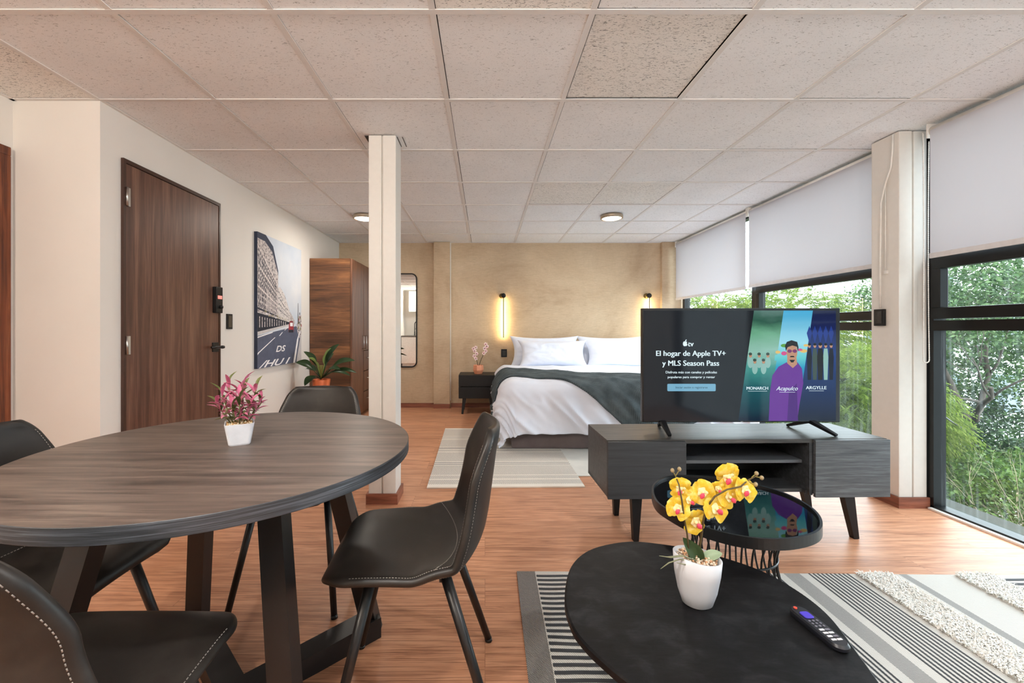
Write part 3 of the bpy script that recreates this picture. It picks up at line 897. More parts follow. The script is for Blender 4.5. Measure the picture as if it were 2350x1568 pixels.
b.build('back_panel', M_BLACK, ts)
b = MB(); b.box(-.327, .318, yf + .05, yb - .012, .385, .401, 0, .001); b.build('shelf', plain('dark_shelf_board', srgb(80, 83, 88), .4), ts)
b = MB(); b.box(x0, -.326, yf - .016, yf, z0 - .006, z1 - .006, 0, .0015); b.build('drawer', M_STANDFRONT, ts)
b = MB(); b.box(.336, x1, yf - .016, yf, z0 - .006, z1 - .002, 0, .0015); b.build('drawer', wood('grained_charcoal_drawer_front', (srgb(60, 62, 65), srgb(84, 87, 91), srgb(112, 115, 119)), (1.3, 10, 26), 3.5, .38, .8), ts)
for sx in (-1, 1):
    for yy, dy in ((yf + .03, -.0), (yb - .03, .0)):
        b = MB(); xt = .535 if sx > 0 else -.565; xb = .578 if sx > 0 else -.568
        b.beam((xt, yy, z0 + .001), (xb, yy + dy, 0), .055, .026, .035, .03, side=(1, 0, 0)); b.build('leg', M_BLACK, ts)
b = MB(); b.box(-.5, .5, yb - .05, yb - .02, z0 - .05, z0 - .001); b.build('lower_rail', M_STAND, ts)

# ---------------------------------------------------------------- television
TVD = 2.27; TVX = 1.3985
tv = thing('television', 'flat screen television showing a streaming home page, on the charcoal stand', 'television', (TVX, TVD, .522))
b = MB(); b.box(-.538, .542, 0, .03, .052, .676, 0, .004); b.box(-.40, .40, .03, .065, .07, .42, 0, .01)
body = b.build('housing', plain('black_television_plastic', srgb(14, 14, 16), .25), tv)
KX = TVD / FPX
def tx(px): return (px - VX) * KX - TVX
def tz(py): return H_CAM - (py - VY) * KX - .522
def mat_screen(name, col, s, rough=.06):
    m, N, L, B = new_mat(name)
    B.inputs['Base Color'].default_value = (.008, .009, .011, 1); B.inputs['Roughness'].default_value = rough
    B.inputs['Specular IOR Level'].default_value = .20
    B.inputs['Emission Color'].default_value = col; B.inputs['Emission Strength'].default_value = s * .60
    return m
def grad_screen(name, stops, s=.8, nz=0.0):
    """picture colours from bottom to top of the screen: shown by the screen itself"""
    m, N, L, B = new_mat(name)
    tc = N.new('ShaderNodeTexCoord'); sp = N.new('ShaderNodeSeparateXYZ'); L.new(tc.outputs['Object'], sp.inputs[0])
    f = math_node(N, L, 'DIVIDE', math_node(N, L, 'SUBTRACT', sp.outputs[2], .06), .61)
    if nz: 
        q = noise_node(N, L, coords(N, L, (6, 1, 14)), 1.5, 4)
        f = math_node(N, L, 'ADD', f, math_node(N, L, 'MULTIPLY', math_node(N, L, 'SUBTRACT', q, .5), nz))
    c = ramp(N, L, f, stops)
    B.inputs['Base Color'].default_value = (.008, .009, .011, 1); B.inputs['Roughness'].default_value = .06
    B.inputs['Specular IOR Level'].default_value = .20
    L.new(c, B.inputs['Emission Color']); B.inputs['Emission Strength'].default_value = s * .60
    return m
b = MB(); b.box(tx(1477), tx(1918), -.0012, .001, tz(966), tz(713)); scr = b.build('screen', mat_screen('black_glossy_screen', (.010, .013, .018, 1), .5), tv)
P_ = []
def poly_px(pts, y, mi): P_.append((pts, y, mi))
mats_pic = [
    grad_screen('picture_teal', [(0, srgb(8, 30, 52)), (.3, srgb(22, 92, 100)), (.48, srgb(70, 158, 148)), (.62, srgb(150, 200, 184)), (.78, srgb(110, 176, 140)), (.9, srgb(40, 90, 72)), (1, srgb(92, 130, 120))], .75, .12),
    grad_screen('picture_blue_sky', [(0, srgb(14, 40, 90)), (.3, srgb(22, 84, 140)), (.48, srgb(20, 150, 190)), (.56, srgb(96, 196, 200)), (.7, srgb(150, 214, 232)), (1, srgb(40, 160, 206))], .85),
    grad_screen('picture_navy', [(0, srgb(8, 24, 46)), (.4, srgb(14, 50, 104)), (.6, srgb(22, 60, 130)), (.8, srgb(14, 30, 86)), (1, srgb(12, 22, 62))], .8),
    mat_screen('picture_purple_shirt', srgb(104, 48, 150), .8), mat_screen('picture_skin', srgb(196, 148, 118), .75),
    mat_screen('picture_dark_hair', srgb(18, 22, 26), .6), mat_screen('picture_violet_glasses', srgb(120, 50, 110), .8),
    mat_screen('picture_green_palms', srgb(90, 160, 60), .8), mat_screen('picture_pink_flowers', srgb(210, 80, 140), .8),
    mat_screen('picture_pale_figures', srgb(150, 196, 188), .75), mat_screen('picture_dark_suits', srgb(10, 20, 44), .6),
    mat_screen('picture_bright_blue', srgb(28, 58, 140), .8), mat_screen('picture_yellow_sand', srgb(226, 190, 110), .8),
    mat_screen('screen_white_lettering', srgb(214, 232, 238), 1.0), mat_screen('screen_button', srgb(120, 176, 204), .8), mat_screen('screen_button_text', srgb(20, 34, 52), .6),
    mat_screen('picture_shirt_shade', srgb(76, 32, 122), .8), mat_screen('picture_grey_hair', srgb(70, 92, 84), .6)]
def ell(cx, cy, rx, ry, n=18, rot=0): return [(cx + rx * cos(2 * pi * k / n) * cos(rot) - ry * sin(2 * pi * k / n) * sin(rot), cy + rx * cos(2 * pi * k / n) * sin(rot) + ry * sin(2 * pi * k / n) * cos(rot)) for k in range(n)]
# three slanted pictures
poly_px([(1730, 713), (1798, 713), (1762, 966), (1694, 966)], 0, 0)
poly_px([(1798, 713), (1865, 713), (1829, 966), (1762, 966)], 0, 1)
poly_px([(1865, 713), (1918, 713), (1918, 966), (1829, 966)], 0, 2)
r3 = random.Random(3)
for k in range(5):
    cx = 1724 + 10 * k; cy = 808 + 14 * (k % 2)
    poly_px(ell(cx - 2, cy + 24, 6.5, 13), 1, 9); poly_px(ell(cx - 2, cy + 8, 3.6, 5), 2, 4); poly_px(ell(cx - 2.4, cy + 4.6, 4.0, 3.4), 3, 17)
for k in range(16):
    cx = 1784 + r3.random() * 68; cy = 790 + r3.random() * 22
    if 1800 < cx < 1832: continue
    poly_px(ell(cx, cy, 5 + 4 * r3.random(), 3 + 3 * r3.random(), 9), 1, r3.choice([7, 7, 8, 12]))
poly_px([(1778, 815), (1846, 811), (1845, 826), (1777, 828)], 0.5, 1)
# man in the shirt
poly_px([(1764, 966), (1766, 905), (1772, 862), (1786, 842), (1804, 832), (1830, 832), (1840, 846), (1843, 880), (1834, 930), (1829, 966)], 4, 3)
poly_px([(1810, 900), (1828, 880), (1831, 966), (1806, 966)], 5, 16)
poly_px([(1806, 818), (1827, 818), (1829, 836), (1819, 845), (1806, 834)], 6, 4)
poly_px(ell(1817, 808, 12.5, 21), 7, 4)
poly_px([(1803, 806), (1801, 794), (1805, 785), (1816, 781), (1829, 785), (1832, 797), (1831, 808), (1828, 796), (1818, 793), (1807, 797)], 8, 5)
poly_px(ell(1811.5, 806, 5, 4), 9, 6); poly_px(ell(1823.5, 806, 5, 4), 9, 6); poly_px([(1815, 805), (1820, 805), (1820, 806), (1815, 806)], 9, 6)
poly_px([(1812, 820), (1823, 820), (1821, 817), (1814, 817)], 9, 5); poly_px([(1811, 826), (1824, 826), (1820, 832), (1815, 832)], 9, 5)
# row of standing figures
for k in range(5):
    cx = 1857 + 12.5 * k; big = 1.25 if k == 2 else 1
    poly_px([(cx, 742 + 6), (cx + 6, 765), (cx, 788), (cx - 6, 765)], 1, 11)
    col = [10, 17, 5, 9, 10][k]
    poly_px([(cx - 4 * big, 800), (cx + 4 * big, 800), (cx + 6 * big, 820), (cx + 4 * big, 872), (cx - 4 * big, 872), (cx - 6 * big, 820)], 2, col)
    poly_px(ell(cx, 796 - 2 * big, 3.2 * big, 4.6 * big), 3, 4); poly_px(ell(cx, 792.5 - 2 * big, 3.4 * big, 3 * big), 4, 5)
b = MB()
for pts, lay, mi in P_:
    yy = -.0013 - .00006 * lay
    pts3 = [(tx(p), yy, tz(q)) for p, q in pts]
    # make the face look towards -y
    ar = sum(pts3[i][0] * pts3[(i + 1) % len(pts3)][2] - pts3[(i + 1) % len(pts3)][0] * pts3[i][2] for i in range(len(pts3)))
    if ar < 0: pts3 = pts3[::-1]
    b.add(pts3, [tuple(range(len(pts3)))], mi)
b.build('picture', mats_pic, scr)
yt = -.0022
def T(s, px, py, hpx, al='CENTER', mi=0, off=.012, sx=1.0, shear=0):
    for k in (-1, 1): text_into(b, s, tx(px) + k * off * hpx * KX * 1.6, tz(py), hpx * KX * 1.38, yt, mi, al, 0, sx, shear)
b = MB()
T('tv', 1578, 795, 12.5, 'LEFT', 0, .02)
b.add([(tx(p), yt, tz(q)) for p, q in ell(1573.6, 789.2, 3.6, 5.4)[::-1]], [tuple(range(18))], 0)
b.add([(tx(p), yt, tz(q)) for p, q in ell(1570.4, 789.2, 3.6, 5.6)[::-1]], [tuple(range(18))], 0)
b.add([(tx(p), yt - .0001, tz(q)) for p, q in ell(1577.8, 787.6, 2.2, 2.6)[::-1]], [tuple(range(18))], 1)
b.add([(tx(p), yt, tz(q)) for p, q in ell(1573.6, 781.6, 1.2, 2.6, 12, .6)[::-1]], [tuple(range(12))], 0)
b.build('logo', [mats_pic[13], scr.data.materials[0]], scr)
LT = [('El hogar de Apple TV+', 1585, 817, 12.6, .022, 1.0, 0), ('y MLS Season Pass', 1585, 839.5, 12.6, .022, 1.0, 0), ('Disfruta más con canales y películas', 1586, 857, 5.6, .016, 1.06, 0), ('populares para comprar y rentar', 1586, 868, 5.6, .016, 1.06, 0), ('MONARCH', 1737.5, 894.5, 7.2, .02, 1.0, 0), ('Acapulco', 1805, 896, 9.5, .008, 1.0, .35), ('ARGYLLE', 1872.5, 893.5, 7.6, .02, 1.1, 0)]
UL = {'MONARCH': (1716, 1760, 897.5), 'Acapulco': (1788, 1824, 900), 'ARGYLLE': (1856, 1890, 897)}
for s_, px_, py_, h_, o_, sx_, sh_ in LT:
    b = MB(); T(s_, px_, py_, h_, off=o_, sx=sx_, shear=sh_)
    if s_ in UL:
        pa_, pb_, pz = UL[s_]; b.add([(tx(pa_), yt, tz(pz + .7)), (tx(pb_), yt, tz(pz + .7)), (tx(pb_), yt, tz(pz)), (tx(pa_), yt, tz(pz))], [(0, 1, 2, 3)], 0)
    b.build('lettering_line', mats_pic[13], scr)
bt = [(x, z) for x, z in rrect((1642 - 1531) * KX, (898 - 881) * KX, 2.5 * KX, 4)]
b = MB(); b.add([(tx(1586.5) + x, yt, tz(889.5) + z) for x, z in bt], [tuple(range(len(bt)))], 0)
text_into(b, 'Iniciar sesión o registrarse', tx(1586.5), tz(891.5), 5.0 * KX * 1.38, yt - .0004, 1, 'CENTER', 0)
b.build('screen_button', [mats_pic[14], mats_pic[15]], scr)
b = MB(); text_into(b, 'TCL', tx(1703), tz(969.6), .0085, -.0006, 0, 'CENTER', .0003); b.build('maker_lettering', plain('silver_print', srgb(170, 172, 176), .4), body)
for sx, xa, xf, xr in ((-1, -.425, -.435, -.395), (1, .388, .435, .345)):
    b = MB()
    b.beam((xa, .012, .058), (xf, -.105, .006), .03, .016, .02, .012, side=(1, 0, 0)); b.beam((xa, .012, .058), (xr, .125, .006), .03, .016, .02, .012, side=(1, 0, 0))
    b.build('stand_foot', M_BLACK, tv)

# ---------------------------------------------------------------- coffee tables
def smooth_loop(P, m=8):
    out = []; n = len(P)
    for i in range(n):
        p0, p1, p2, p3 = [Vector((*P[(i + k - 1) % n], 0)) for k in range(4)]
        for k in range(m):
            t = k / m; q = .5 * ((2 * p1) + (p2 - p0) * t + (2 * p0 - 5 * p1 + 4 * p2 - p3) * t * t + (-p0 + 3 * p1 - 3 * p2 + p3) * t ** 3)
            out.append((q.x, q.y))
    return out
def wire_base(root, cx, cy, ztop, rt, rw, rb, n=22, zw=None, sxy=(1, 1), floor_z=0.0):
    zw = ztop * .62 if zw is None else zw
    for (r_, z_) in ((rt, ztop - .012), (rw * 1.02, zw), (rb, floor_z + .005)):
        b = MB(); b.tube([(cx + r_ * cos(2 * pi * k / 40) * sxy[0], cy + r_ * sin(2 * pi * k / 40) * sxy[1], z_) for k in range(40)], .004, 6, closed=True)
        b.build('base_ring', M_BLACKMETAL, root)
    for k in range(n):
        a = 2 * pi * k / n; b = MB(); pts = []
        for q in range(15):
            t = q / 14; z = ztop - .012 + (floor_z + .006 - ztop + .012) * t
            if z > zw: s_ = (ztop - z) / (ztop - zw); r_ = rt + (rw - rt) * sin(s_ * pi / 2)
            else: s_ = (zw - z) / (zw - floor_z); r_ = rw + (rb - rw) * (1 - cos(s_ * pi / 2))
            pts.append((cx + r_ * cos(a) * sxy[0], cy + r_ * sin(a) * sxy[1], z))
        b.tube(pts, .0034, 6); b.build('wire', M_BLACKMETAL, root)
RUGZ = .014
# the near one: black wood egg-shaped top
PA = [(.456, 1.335), (.33, 1.29), (.25, 1.20), (.203, 1.06), (.199, .963), (.214, .905), (.241, .855), (.275, .805), (.36, .71), (.48, .635), (.60, .615), (.69, .66), (.745, .76), (.785, .87), (.822, 1.0), (.81, 1.11), (.765, 1.195), (.66, 1.28), (.56, 1.32)]
ca = thing('coffee_table', 'nearer black wood coffee table with egg shaped top carrying pot and remote', 'coffee table', (.5, .97, 0), 0, 'black oval coffee tables')
pa = [(x - .5, y - .97) for x, y in smooth_loop(PA)]
ar = sum(pa[i][0] * pa[(i + 1) % len(pa)][1] - pa[(i + 1) % len(pa)][0] * pa[i][1] for i in range(len(pa)))
if ar < 0: pa = pa[::-1]
b = MB(); b.prism(pa, .378, .40, 0, 0, .004); b.build('tabletop', M_COFFEE, ca)
wire_base(ca, 0, 0, .378, .19, .12, .25, 24, floor_z=RUGZ)
# the far one: tray rim with black glass
PB = [(.80, 1.712), (.712, 1.675), (.64, 1.59), (.600, 1.47), (.606, 1.385), (.652, 1.276), (.742, 1.204), (.859, 1.188), (.981, 1.228), (1.06, 1.305), (1.105, 1.41), (1.10, 1.53), (1.03, 1.63), (.92, 1.695)]
cb = thing('coffee_table', 'farther black glass topped coffee table in front of the television stand', 'coffee table', (.85, 1.44, 0), 0, 'black oval coffee tables')
pb = [(x - .85, y - 1.44) for x, y in smooth_loop(PB)]
ar = sum(pb[i][0] * pb[(i + 1) % len(pb)][1] - pb[(i + 1) % len(pb)][0] * pb[i][1] for i in range(len(pb)))
if ar < 0: pb = pb[::-1]
def inset(P, d):
    out = []; n = len(P)
    for i in range(n):
        t = Vector(P[(i + 1) % n]) - Vector(P[i - 1]); t.normalize(); out.append((P[i][0] - t.y * d, P[i][1] + t.x * d))
    return out
pi_ = inset(pb, .007)
b = MB(); n = len(pb)
for (A_, za, B2, zb_) in ((pb, .448, pb, .4815), (pb, .4815, pi_, .4815), (pi_, .4815, pi_, .472), (inset(pb, .02), .446, pb, .448)):
    b.add([(x, y, za) for x, y in A_] + [(x, y, zb_) for x, y in B2], [(i, (i + 1) % n, n + (i + 1) % n, n + i) for i in range(n)], 0, False)
b.add([(x, y, .446) for x, y in inset(pb, .02)], [tuple(range(n))[::-1]])
b.build('tray_rim', M_BLACKMETAL, cb)
b = MB(); b.prism(inset(pb, .0072), .465, .4735)
gm, N_, L_, B_ = new_mat('black_glass'); B_.inputs['Base Color'].default_value = (.004, .004, .005, 1); B_.inputs['Roughness'].default_value = .02
b.build('glass_top', gm, cb)
wire_base(cb, .01, .0, .446, .165, .125, .30, 26, zw=.32)

# ---------------------------------------------------------------- bed
AX, BX, AY, BY, ZT, RR = .27, 2.26, 3.80, 5.70, .615, .13
bed = thing('bed', 'wide bed with white duvet and grey brown base behind the television stand', 'bed', ((AX + BX) / 2, 4.72, 0))
b = MB(); b.box(.24, 2.24, 3.73, 5.72, .012, .24, 0, .02); b.build('bed_base', M_BEDBASE, bed, world=True)
b = MB(); b.box(AX, BX - .03, 3.78, 5.71, .24, .585, 0, .05); b.build('mattress', M_LINEN, bed, world=True)
def dr(d, fl=.07):
    """distance past the edge -> (outward, down)"""
    if d <= 0: return 0, 0
    q = RR * pi / 2
    if d < q: a = d / RR; return RR * sin(a), RR * (1 - cos(a))
    e = d - q; return RR + fl * e * .55, RR + e
def bed_pt(s, t, off=0.0, wr=1.0):
    ds = max(0, (AX + .0) - s); side = -1
    if s > BX: ds = s - BX; side = 1
    dt_ = max(0, AY - t)
    cx = min(max(s, AX), BX); cy = max(t, AY)
    r_ = sqrt(ds * ds + dt_ * dt_)
    if ds > 0 and dt_ > 0: r_ = (ds ** 3 + dt_ ** 3) ** (1 / 3) * 1.03
    o_, dn = dr(r_)
    if r_ > 0: ux, uy = ds / sqrt(ds * ds + dt_ * dt_), dt_ / sqrt(ds * ds + dt_ * dt_)
    else: ux = uy = 0
    z = ZT - dn
    # hanging folds on the drops, soft puffs on the top
    hang = min(1, max(0, (dn - .03) / .3))
    w1 = noise.noise(Vector((s * 5.5 + t * 3.0 * 0 + z, z * 1.2, 3.1))) * .040 + (1 - abs(noise.noise(Vector((s * 8 + t * 4 + z * 3.5, z * 2.0, 9.7))))) ** 3 * .060 + noise.noise(Vector((s * 20 + t * 12 - z * 6, z * 4, 2.2))) * .004
    w1 += .012 * (1 - abs(noise.noise(Vector((s * 9 + z * 4, t * 7 + z, 4.4))))) * (1 if hang > 0 else 0)
    o_ += (w1) * hang * wr
    puff = (noise.noise(Vector((s * 1.8, t * 1.8, 0))) * .022 + noise.noise(Vector((s * 5 + 3, t * 2.6, 1))) * .012 + (1 - abs(noise.noise(Vector((s * 3.5, t * 6 + s * 2, 5))))) ** 3 * .010) * (1 - hang) * wr
    x = cx + side * ux * (o_ + off * min(1, dn / .1)); y = cy - uy * (o_ + off * min(1, dn / .1))
    return Vector((x, y, z + puff + off * (1 - min(1, dn / .25))))
def sheet(mb, S, Tt, off=0.0, thick=.012, wr=1.0, pts=None):
    g = pts or [[bed_pt(s, t, off, wr) for s in S] for t in Tt]
    ns = len(g[0]); nt = len(g); vs = [p for r in g for p in r]
    mb.add(vs, [(j * ns + i, j * ns + i + 1, (j + 1) * ns + i + 1, (j + 1) * ns + i) for j in range(nt - 1) for i in range(ns - 1)], 0, True)
ns, nt = 190, 190
S = [AX - .56 + (BX - AX + 1.12) * i / ns for i in range(ns + 1)]
hem = .525
def gridpts():
    g = []
    for j in range(nt + 1):
        row = []
        for i, s in enumerate(S):
            t0 = AY - hem - .015 * noise.noise(Vector((s * 3, 0, 0)))
            t = t0 + (5.42 - t0) * j / nt
            ds, dt_ = max(0, AX - s, s - BX), max(0, AY - t); rr0 = ((ds ** 3 + dt_ ** 3) ** (1 / 3)) * 1.03
            if ds > 0 and dt_ > 0 and rr0 > .64:
                k_ = .64 / rr0; t = AY - dt_ * k_; s = AX - ds * k_ if s < AX else BX + ds * k_
            row.append(bed_pt(s, t))
            p = row[-1]
            if p.z < .018: p.z = .018 + .004 * (j % 2)
        g.append(row)
    return g
b = MB(); sheet(b, None, None, pts=gridpts())
du = b.build('duvet', M_LINEN, bed, world=True)
md = du.modifiers.new('thickness', 'SOLIDIFY'); md.thickness = .012; md.offset = -1

# knitted throw laid diagonally over the foot of the bed (lies on it: its own thing)
QA, QB, QC, QD = Vector((AX - .42, 5.02)), Vector((AX - .46, 4.10)), Vector((1.36, AY - .60)), Vector((2.30, 3.56))
rows = []
NA, NB = 90, 46
for j in range(NB + 1):
    v = j / NB; row = []
    for i in range(NA + 1):
        u = i / NA
        up = QA.lerp(QD, u) + Vector((0, .10 * sin(pi * u)))
        lo = QB.lerp(QC, u) + Vector((.0, .20 * sin(pi * min(1, u * 1.0))))
        st = up.lerp(lo, v)
        p = bed_pt(st.x, st.y, .020)
        p.z += .008 * noise.noise(Vector((u * 3 + v, v * 14 - u * 4, 2))) + .006 * sin(v * 26 + 3 * noise.noise(Vector((u * 3, v * 3, 0)))) * (1 if v < .5 else .4)
        row.append(p)
    rows.append(row)
b = MB(); sheet(b, None, None, pts=rows)
th = b.build('throw_blanket', M_KNIT)
uv = th.data.uv_layers.new(name='UVMap')
for lp in th.data.loops:
    vi = lp.vertex_index; uv.data[lp.index].uv = ((vi % (NA + 1)) / NA, (vi // (NA + 1)) / NB)
md = th.modifiers.new('thickness', 'SOLIDIFY'); md.thickness = .016; md.offset = 1
tag(th, 'dark grey waffle knit throw laid diagonally over the white duvet', 'blanket')

def pillow(x, y, z, w_, h_, th_, tilt, label, seed, rz=0):
    b = MB(); n = 34; top_, bot = [], []
    for j in range(n + 1):
        for i in range(n + 1):
            u = -1 + 2 * i / n; v = -1 + 2 * j / n
            e = max(0, (1 - u ** 4)) ** .55 * max(0, (1 - v ** 4)) ** .55
            k = .94 + .06 * (abs(u * v)) ** 2.5 * 1.6
            px_ = u * w_ / 2 * (1 - .045 * (1 - abs(v) ** 2) * abs(u) ** 6) * k; pz_ = v * h_ / 2 * (1 - .07 * (1 - abs(u) ** 2) * abs(v) ** 6) * k
            nz = noise.noise(Vector((u * 2.2 + seed, v * 2.4, seed))) * .22 + noise.noise(Vector((u * 7, v * 4, seed + 5))) * .07 + (1 - abs(noise.noise(Vector((u * 5 + v * 2, v * 3.2, seed + 8))))) ** 4 * .12
            f = th_ / 2 * e * (1 + nz)
            top_.append((px_, -f - .002, pz_)); bot.append((px_, f * .8 + .002, pz_))
    m = n + 1
    fs = [(j * m + i, j * m + i + 1, (j + 1) * m + i + 1, (j + 1) * m + i) for j in range(n) for i in range(n)]
    k = m * m
    fs2 = [(k + a, k + d, k + c, k + b_) for a, b_, c, d in fs]
    rim = [i for i in range(m)] + [j * m + n for j in range(1, m)] + [n * m + i for i in range(n - 1, -1, -1)] + [j * m for j in range(n - 1, 0, -1)]
    fr = [(rim[i], k + rim[i], k + rim[(i + 1) % len(rim)], rim[(i + 1) % len(rim)]) for i in range(len(rim))]
    b.add(top_ + bot, fs + fs2 + fr, 0, True)
    o = b.build('pillow', M_LINEN); o.location = (x, y, z); o.rotation_euler = (radians(-tilt), 0, radians(rz))
    return tag(o, label, 'pillow', 'white pillows at the head of the bed')
pillow(.80, 5.60, .785, .90, .42, .13, 14, 'white pillow behind the left front pillow, only corners showing', 3, -1)
pillow(1.72, 5.60, .785, .92, .42, .13, 14, 'white pillow behind the right front pillow, only corners showing', 9, 1)
pillow(.885, 5.42, .765, .88, .37, .17, 22, 'front white pillow on the left half of the bed', 1)
pillow(1.765, 5.42, .76, .90, .36, .17, 22, 'front white pillow on the right half, partly behind the television', 6)

# ---------------------------------------------------------------- nightstand with pot
def nightstand(x0, label):
    t = thing('nightstand', label, 'nightstand', (x0 + .24, 5.48, 0), 0, 'dark nightstands beside the bed')
    b = MB(); b.box(-.24, .24, -.185, .20, .485, .502, 0, .001); b.box(-.24, -.225, -.185, .20, .205, .485); b.box(.225, .24, -.185, .20, .205, .485)
    b.box(-.225, .225, -.185, .20, .205, .22); b.box(-.225, .225, .185, .20, .22, .485); b.build('carcass', M_BLACK, t)
    b = MB(); b.box(-.24, .24, -.202, -.187, .357, .499, 0, .002); b.build('drawer', M_BLACK, t)
    b = MB(); b.box(-.24, .24, -.202, -.187, .205, .350, 0, .002); b.build('drawer', M_BLACK, t)
    for sx in (-1, 1):
        for sy in (-1, 1):
            b = MB(); b.beam((sx * .17, sy * .14, .206), (sx * .195, sy * .16, 0), .045, .024, side=(1, 0, 0)); b.build('leg', M_BLACK, t)
nightstand(-.335, 'small black two drawer nightstand left of the bed')
sp = thing('potted_orchid', 'small white orchid in a salmon faceted pot on the nightstand', 'plant', (-.09, 5.45, .502))
b = MB(); b.lathe([(.05, 0), (.072, .05), (.066, .115), (.06, .115), (.058, .10), (.001, .10)], n=7, smooth=False); b.build('pot', M_SALMON, sp)
st1 = [(0, 0, .10), (-.02, 0, .18), (-.035, 0, .26), (-.045, 0, .33)]; st2 = [(.01, 0, .10), (.04, 0, .19), (.085, 0, .28), (.10, -.01, .39)]
M_STEM = plain('dark_green_brown_stem', srgb(70, 62, 38), .6)
for s_ in (st1, st2): b = MB(); b.tube(s_, .004, 6); b.build('stem', M_STEM, sp)
M_PETW = mat_leaf('white_pink_petal', [srgb(236, 214, 214), srgb(245, 232, 228), srgb(240, 190, 196)], .6, .2)
M_PETP = plain('purple_flower_heart', srgb(120, 40, 60), .6)
def flower_mesh(b, c, r, mi, nrm, twist, k=5, wide=.55, cup=.2, seed=0):
    nrm = Vector(nrm).normalized(); up = Vector((0, 0, 1)); x = nrm.cross(up)
    x = x.normalized() if x.length > .01 else Vector((1, 0, 0)); y = x.cross(nrm) * -1
    y = nrm.cross(x) * -1 if False else (x.cross(nrm)).normalized()
    for q in range(k):
        a = twist + 2 * pi * q / k; d = x * cos(a) + y * sin(a); s_ = nrm.cross(d)
        vs = []; m = 7
        for i in range(m):
            t = i / (m - 1); wd = wide * r * sin(pi * (t * .86 + .10)) ** .8
            for j in (-1, -.5, 0, .5, 1):
                vs.append(Vector(c) + d * (t * r) + s_ * (j * wd * .62) + nrm * (cup * r * (t * t) * .6 - .12 * r * abs(j) ** 2 + .06 * r * sin(5 * t + q + seed)))
        b.add(vs, [(i * 5 + j, i * 5 + j + 1, (i + 1) * 5 + j + 1, (i + 1) * 5 + j) for i in range(m - 1) for j in range(4)], mi, True)
for i, (x, z) in enumerate([(-.03, .20), (-.05, .235), (-.02, .265), (-.045, .30), (-.06, .33), (-.03, .345), (.075, .27), (.10, .30), (.085, .335), (.115, .36), (.10, .39)]):
    b = MB(); flower_mesh(b, (x, -.02, z), .026, 0, (.1, -1, 0), i, 5, .7); b.sphere((x, -.026, z), .007, 6, 1); b.build('flower', [M_PETW, M_PETP], sp)

# ---------------------------------------------------------------- rugs
def flat_rug(name, c4, bands, mats, label, z=.006, axis=0, wav=.0):
    """c4: corners near-left, near-right, far-right, far-left; bands: (from, to, material index) across axis 0=u 1=v"""
    t = MB(); P0, P1, P2, P3 = [Vector(p) for p in c4]
    def pt(u, v): return P0.lerp(P1, u).lerp(P3.lerp(P2, u), v)
    for a, c, mi in bands:
        k = 24
        for i in range(k):
            if axis == 0: q = [(a, i / k), (c, i / k), (c, (i + 1) / k), (a, (i + 1) / k)]
            else: q = [(i / k, a), ((i + 1) / k, a), ((i + 1) / k, c), (i / k, c)]
            ps = [pt(u, v) for u, v in q]
            vs = [(p.x, p.y, z) for p in ps] + [(p.x, p.y, .001) for p in ps]
            fs = [(0, 1, 2, 3)]
            t.add(vs, [(0, 1, 2, 3), (4, 7, 6, 5), (0, 4, 5, 1), (1, 5, 6, 2), (2, 6, 7, 3), (3, 7, 4, 0)], mi)
    o = t.build(name, mats); return o
bands = [(0, .03, 1)]
v = .03; pat = [(.05, 0), (.012, 1), (.04, 0), (.008, 1), (.13, 0), (.008, 1), (.012, 3), (.012, 1), (.012, 3), (.012, 1), (.15, 0), (.012, 1), (.04, 0), (.012, 1), (.02, 3), (.012, 1), (.15, 0), (.012, 1), (.03, 0), (.012, 1), (.012, 3), (.012, 1)]
for d_, mi_ in pat: bands.append((v, v + d_, mi_)); v += d_
bands += [(v, .975, 0), (.975, 1, 1)]
r1 = flat_rug('area_rug', [(-.395, 2.822), (.683, 2.84), (.667, 4.50), (-.431, 4.51)], bands, [M_RUGBED, mat_cloth('cream_yarn', srgb(224, 217, 205), srgb(232, 226, 215)), M_RUGBLACK, M_RUGHALF], 'x', .010, 1)
tag(r1, 'cream and grey flat woven rug on the floor at the left foot of the bed', 'rug')
r2 = flat_rug('area_rug', [(.60, 3.055), (2.1, 3.06), (2.1, 4.3), (.60, 4.3)], [(0, 1, 0)], [mat_cloth('pale_grey_rug', srgb(206, 206, 200), srgb(220, 219, 212), 90)], 'x', .005, 1)
tag(r2, 'plain pale rug lying between the patterned bed rug and the television stand', 'rug')

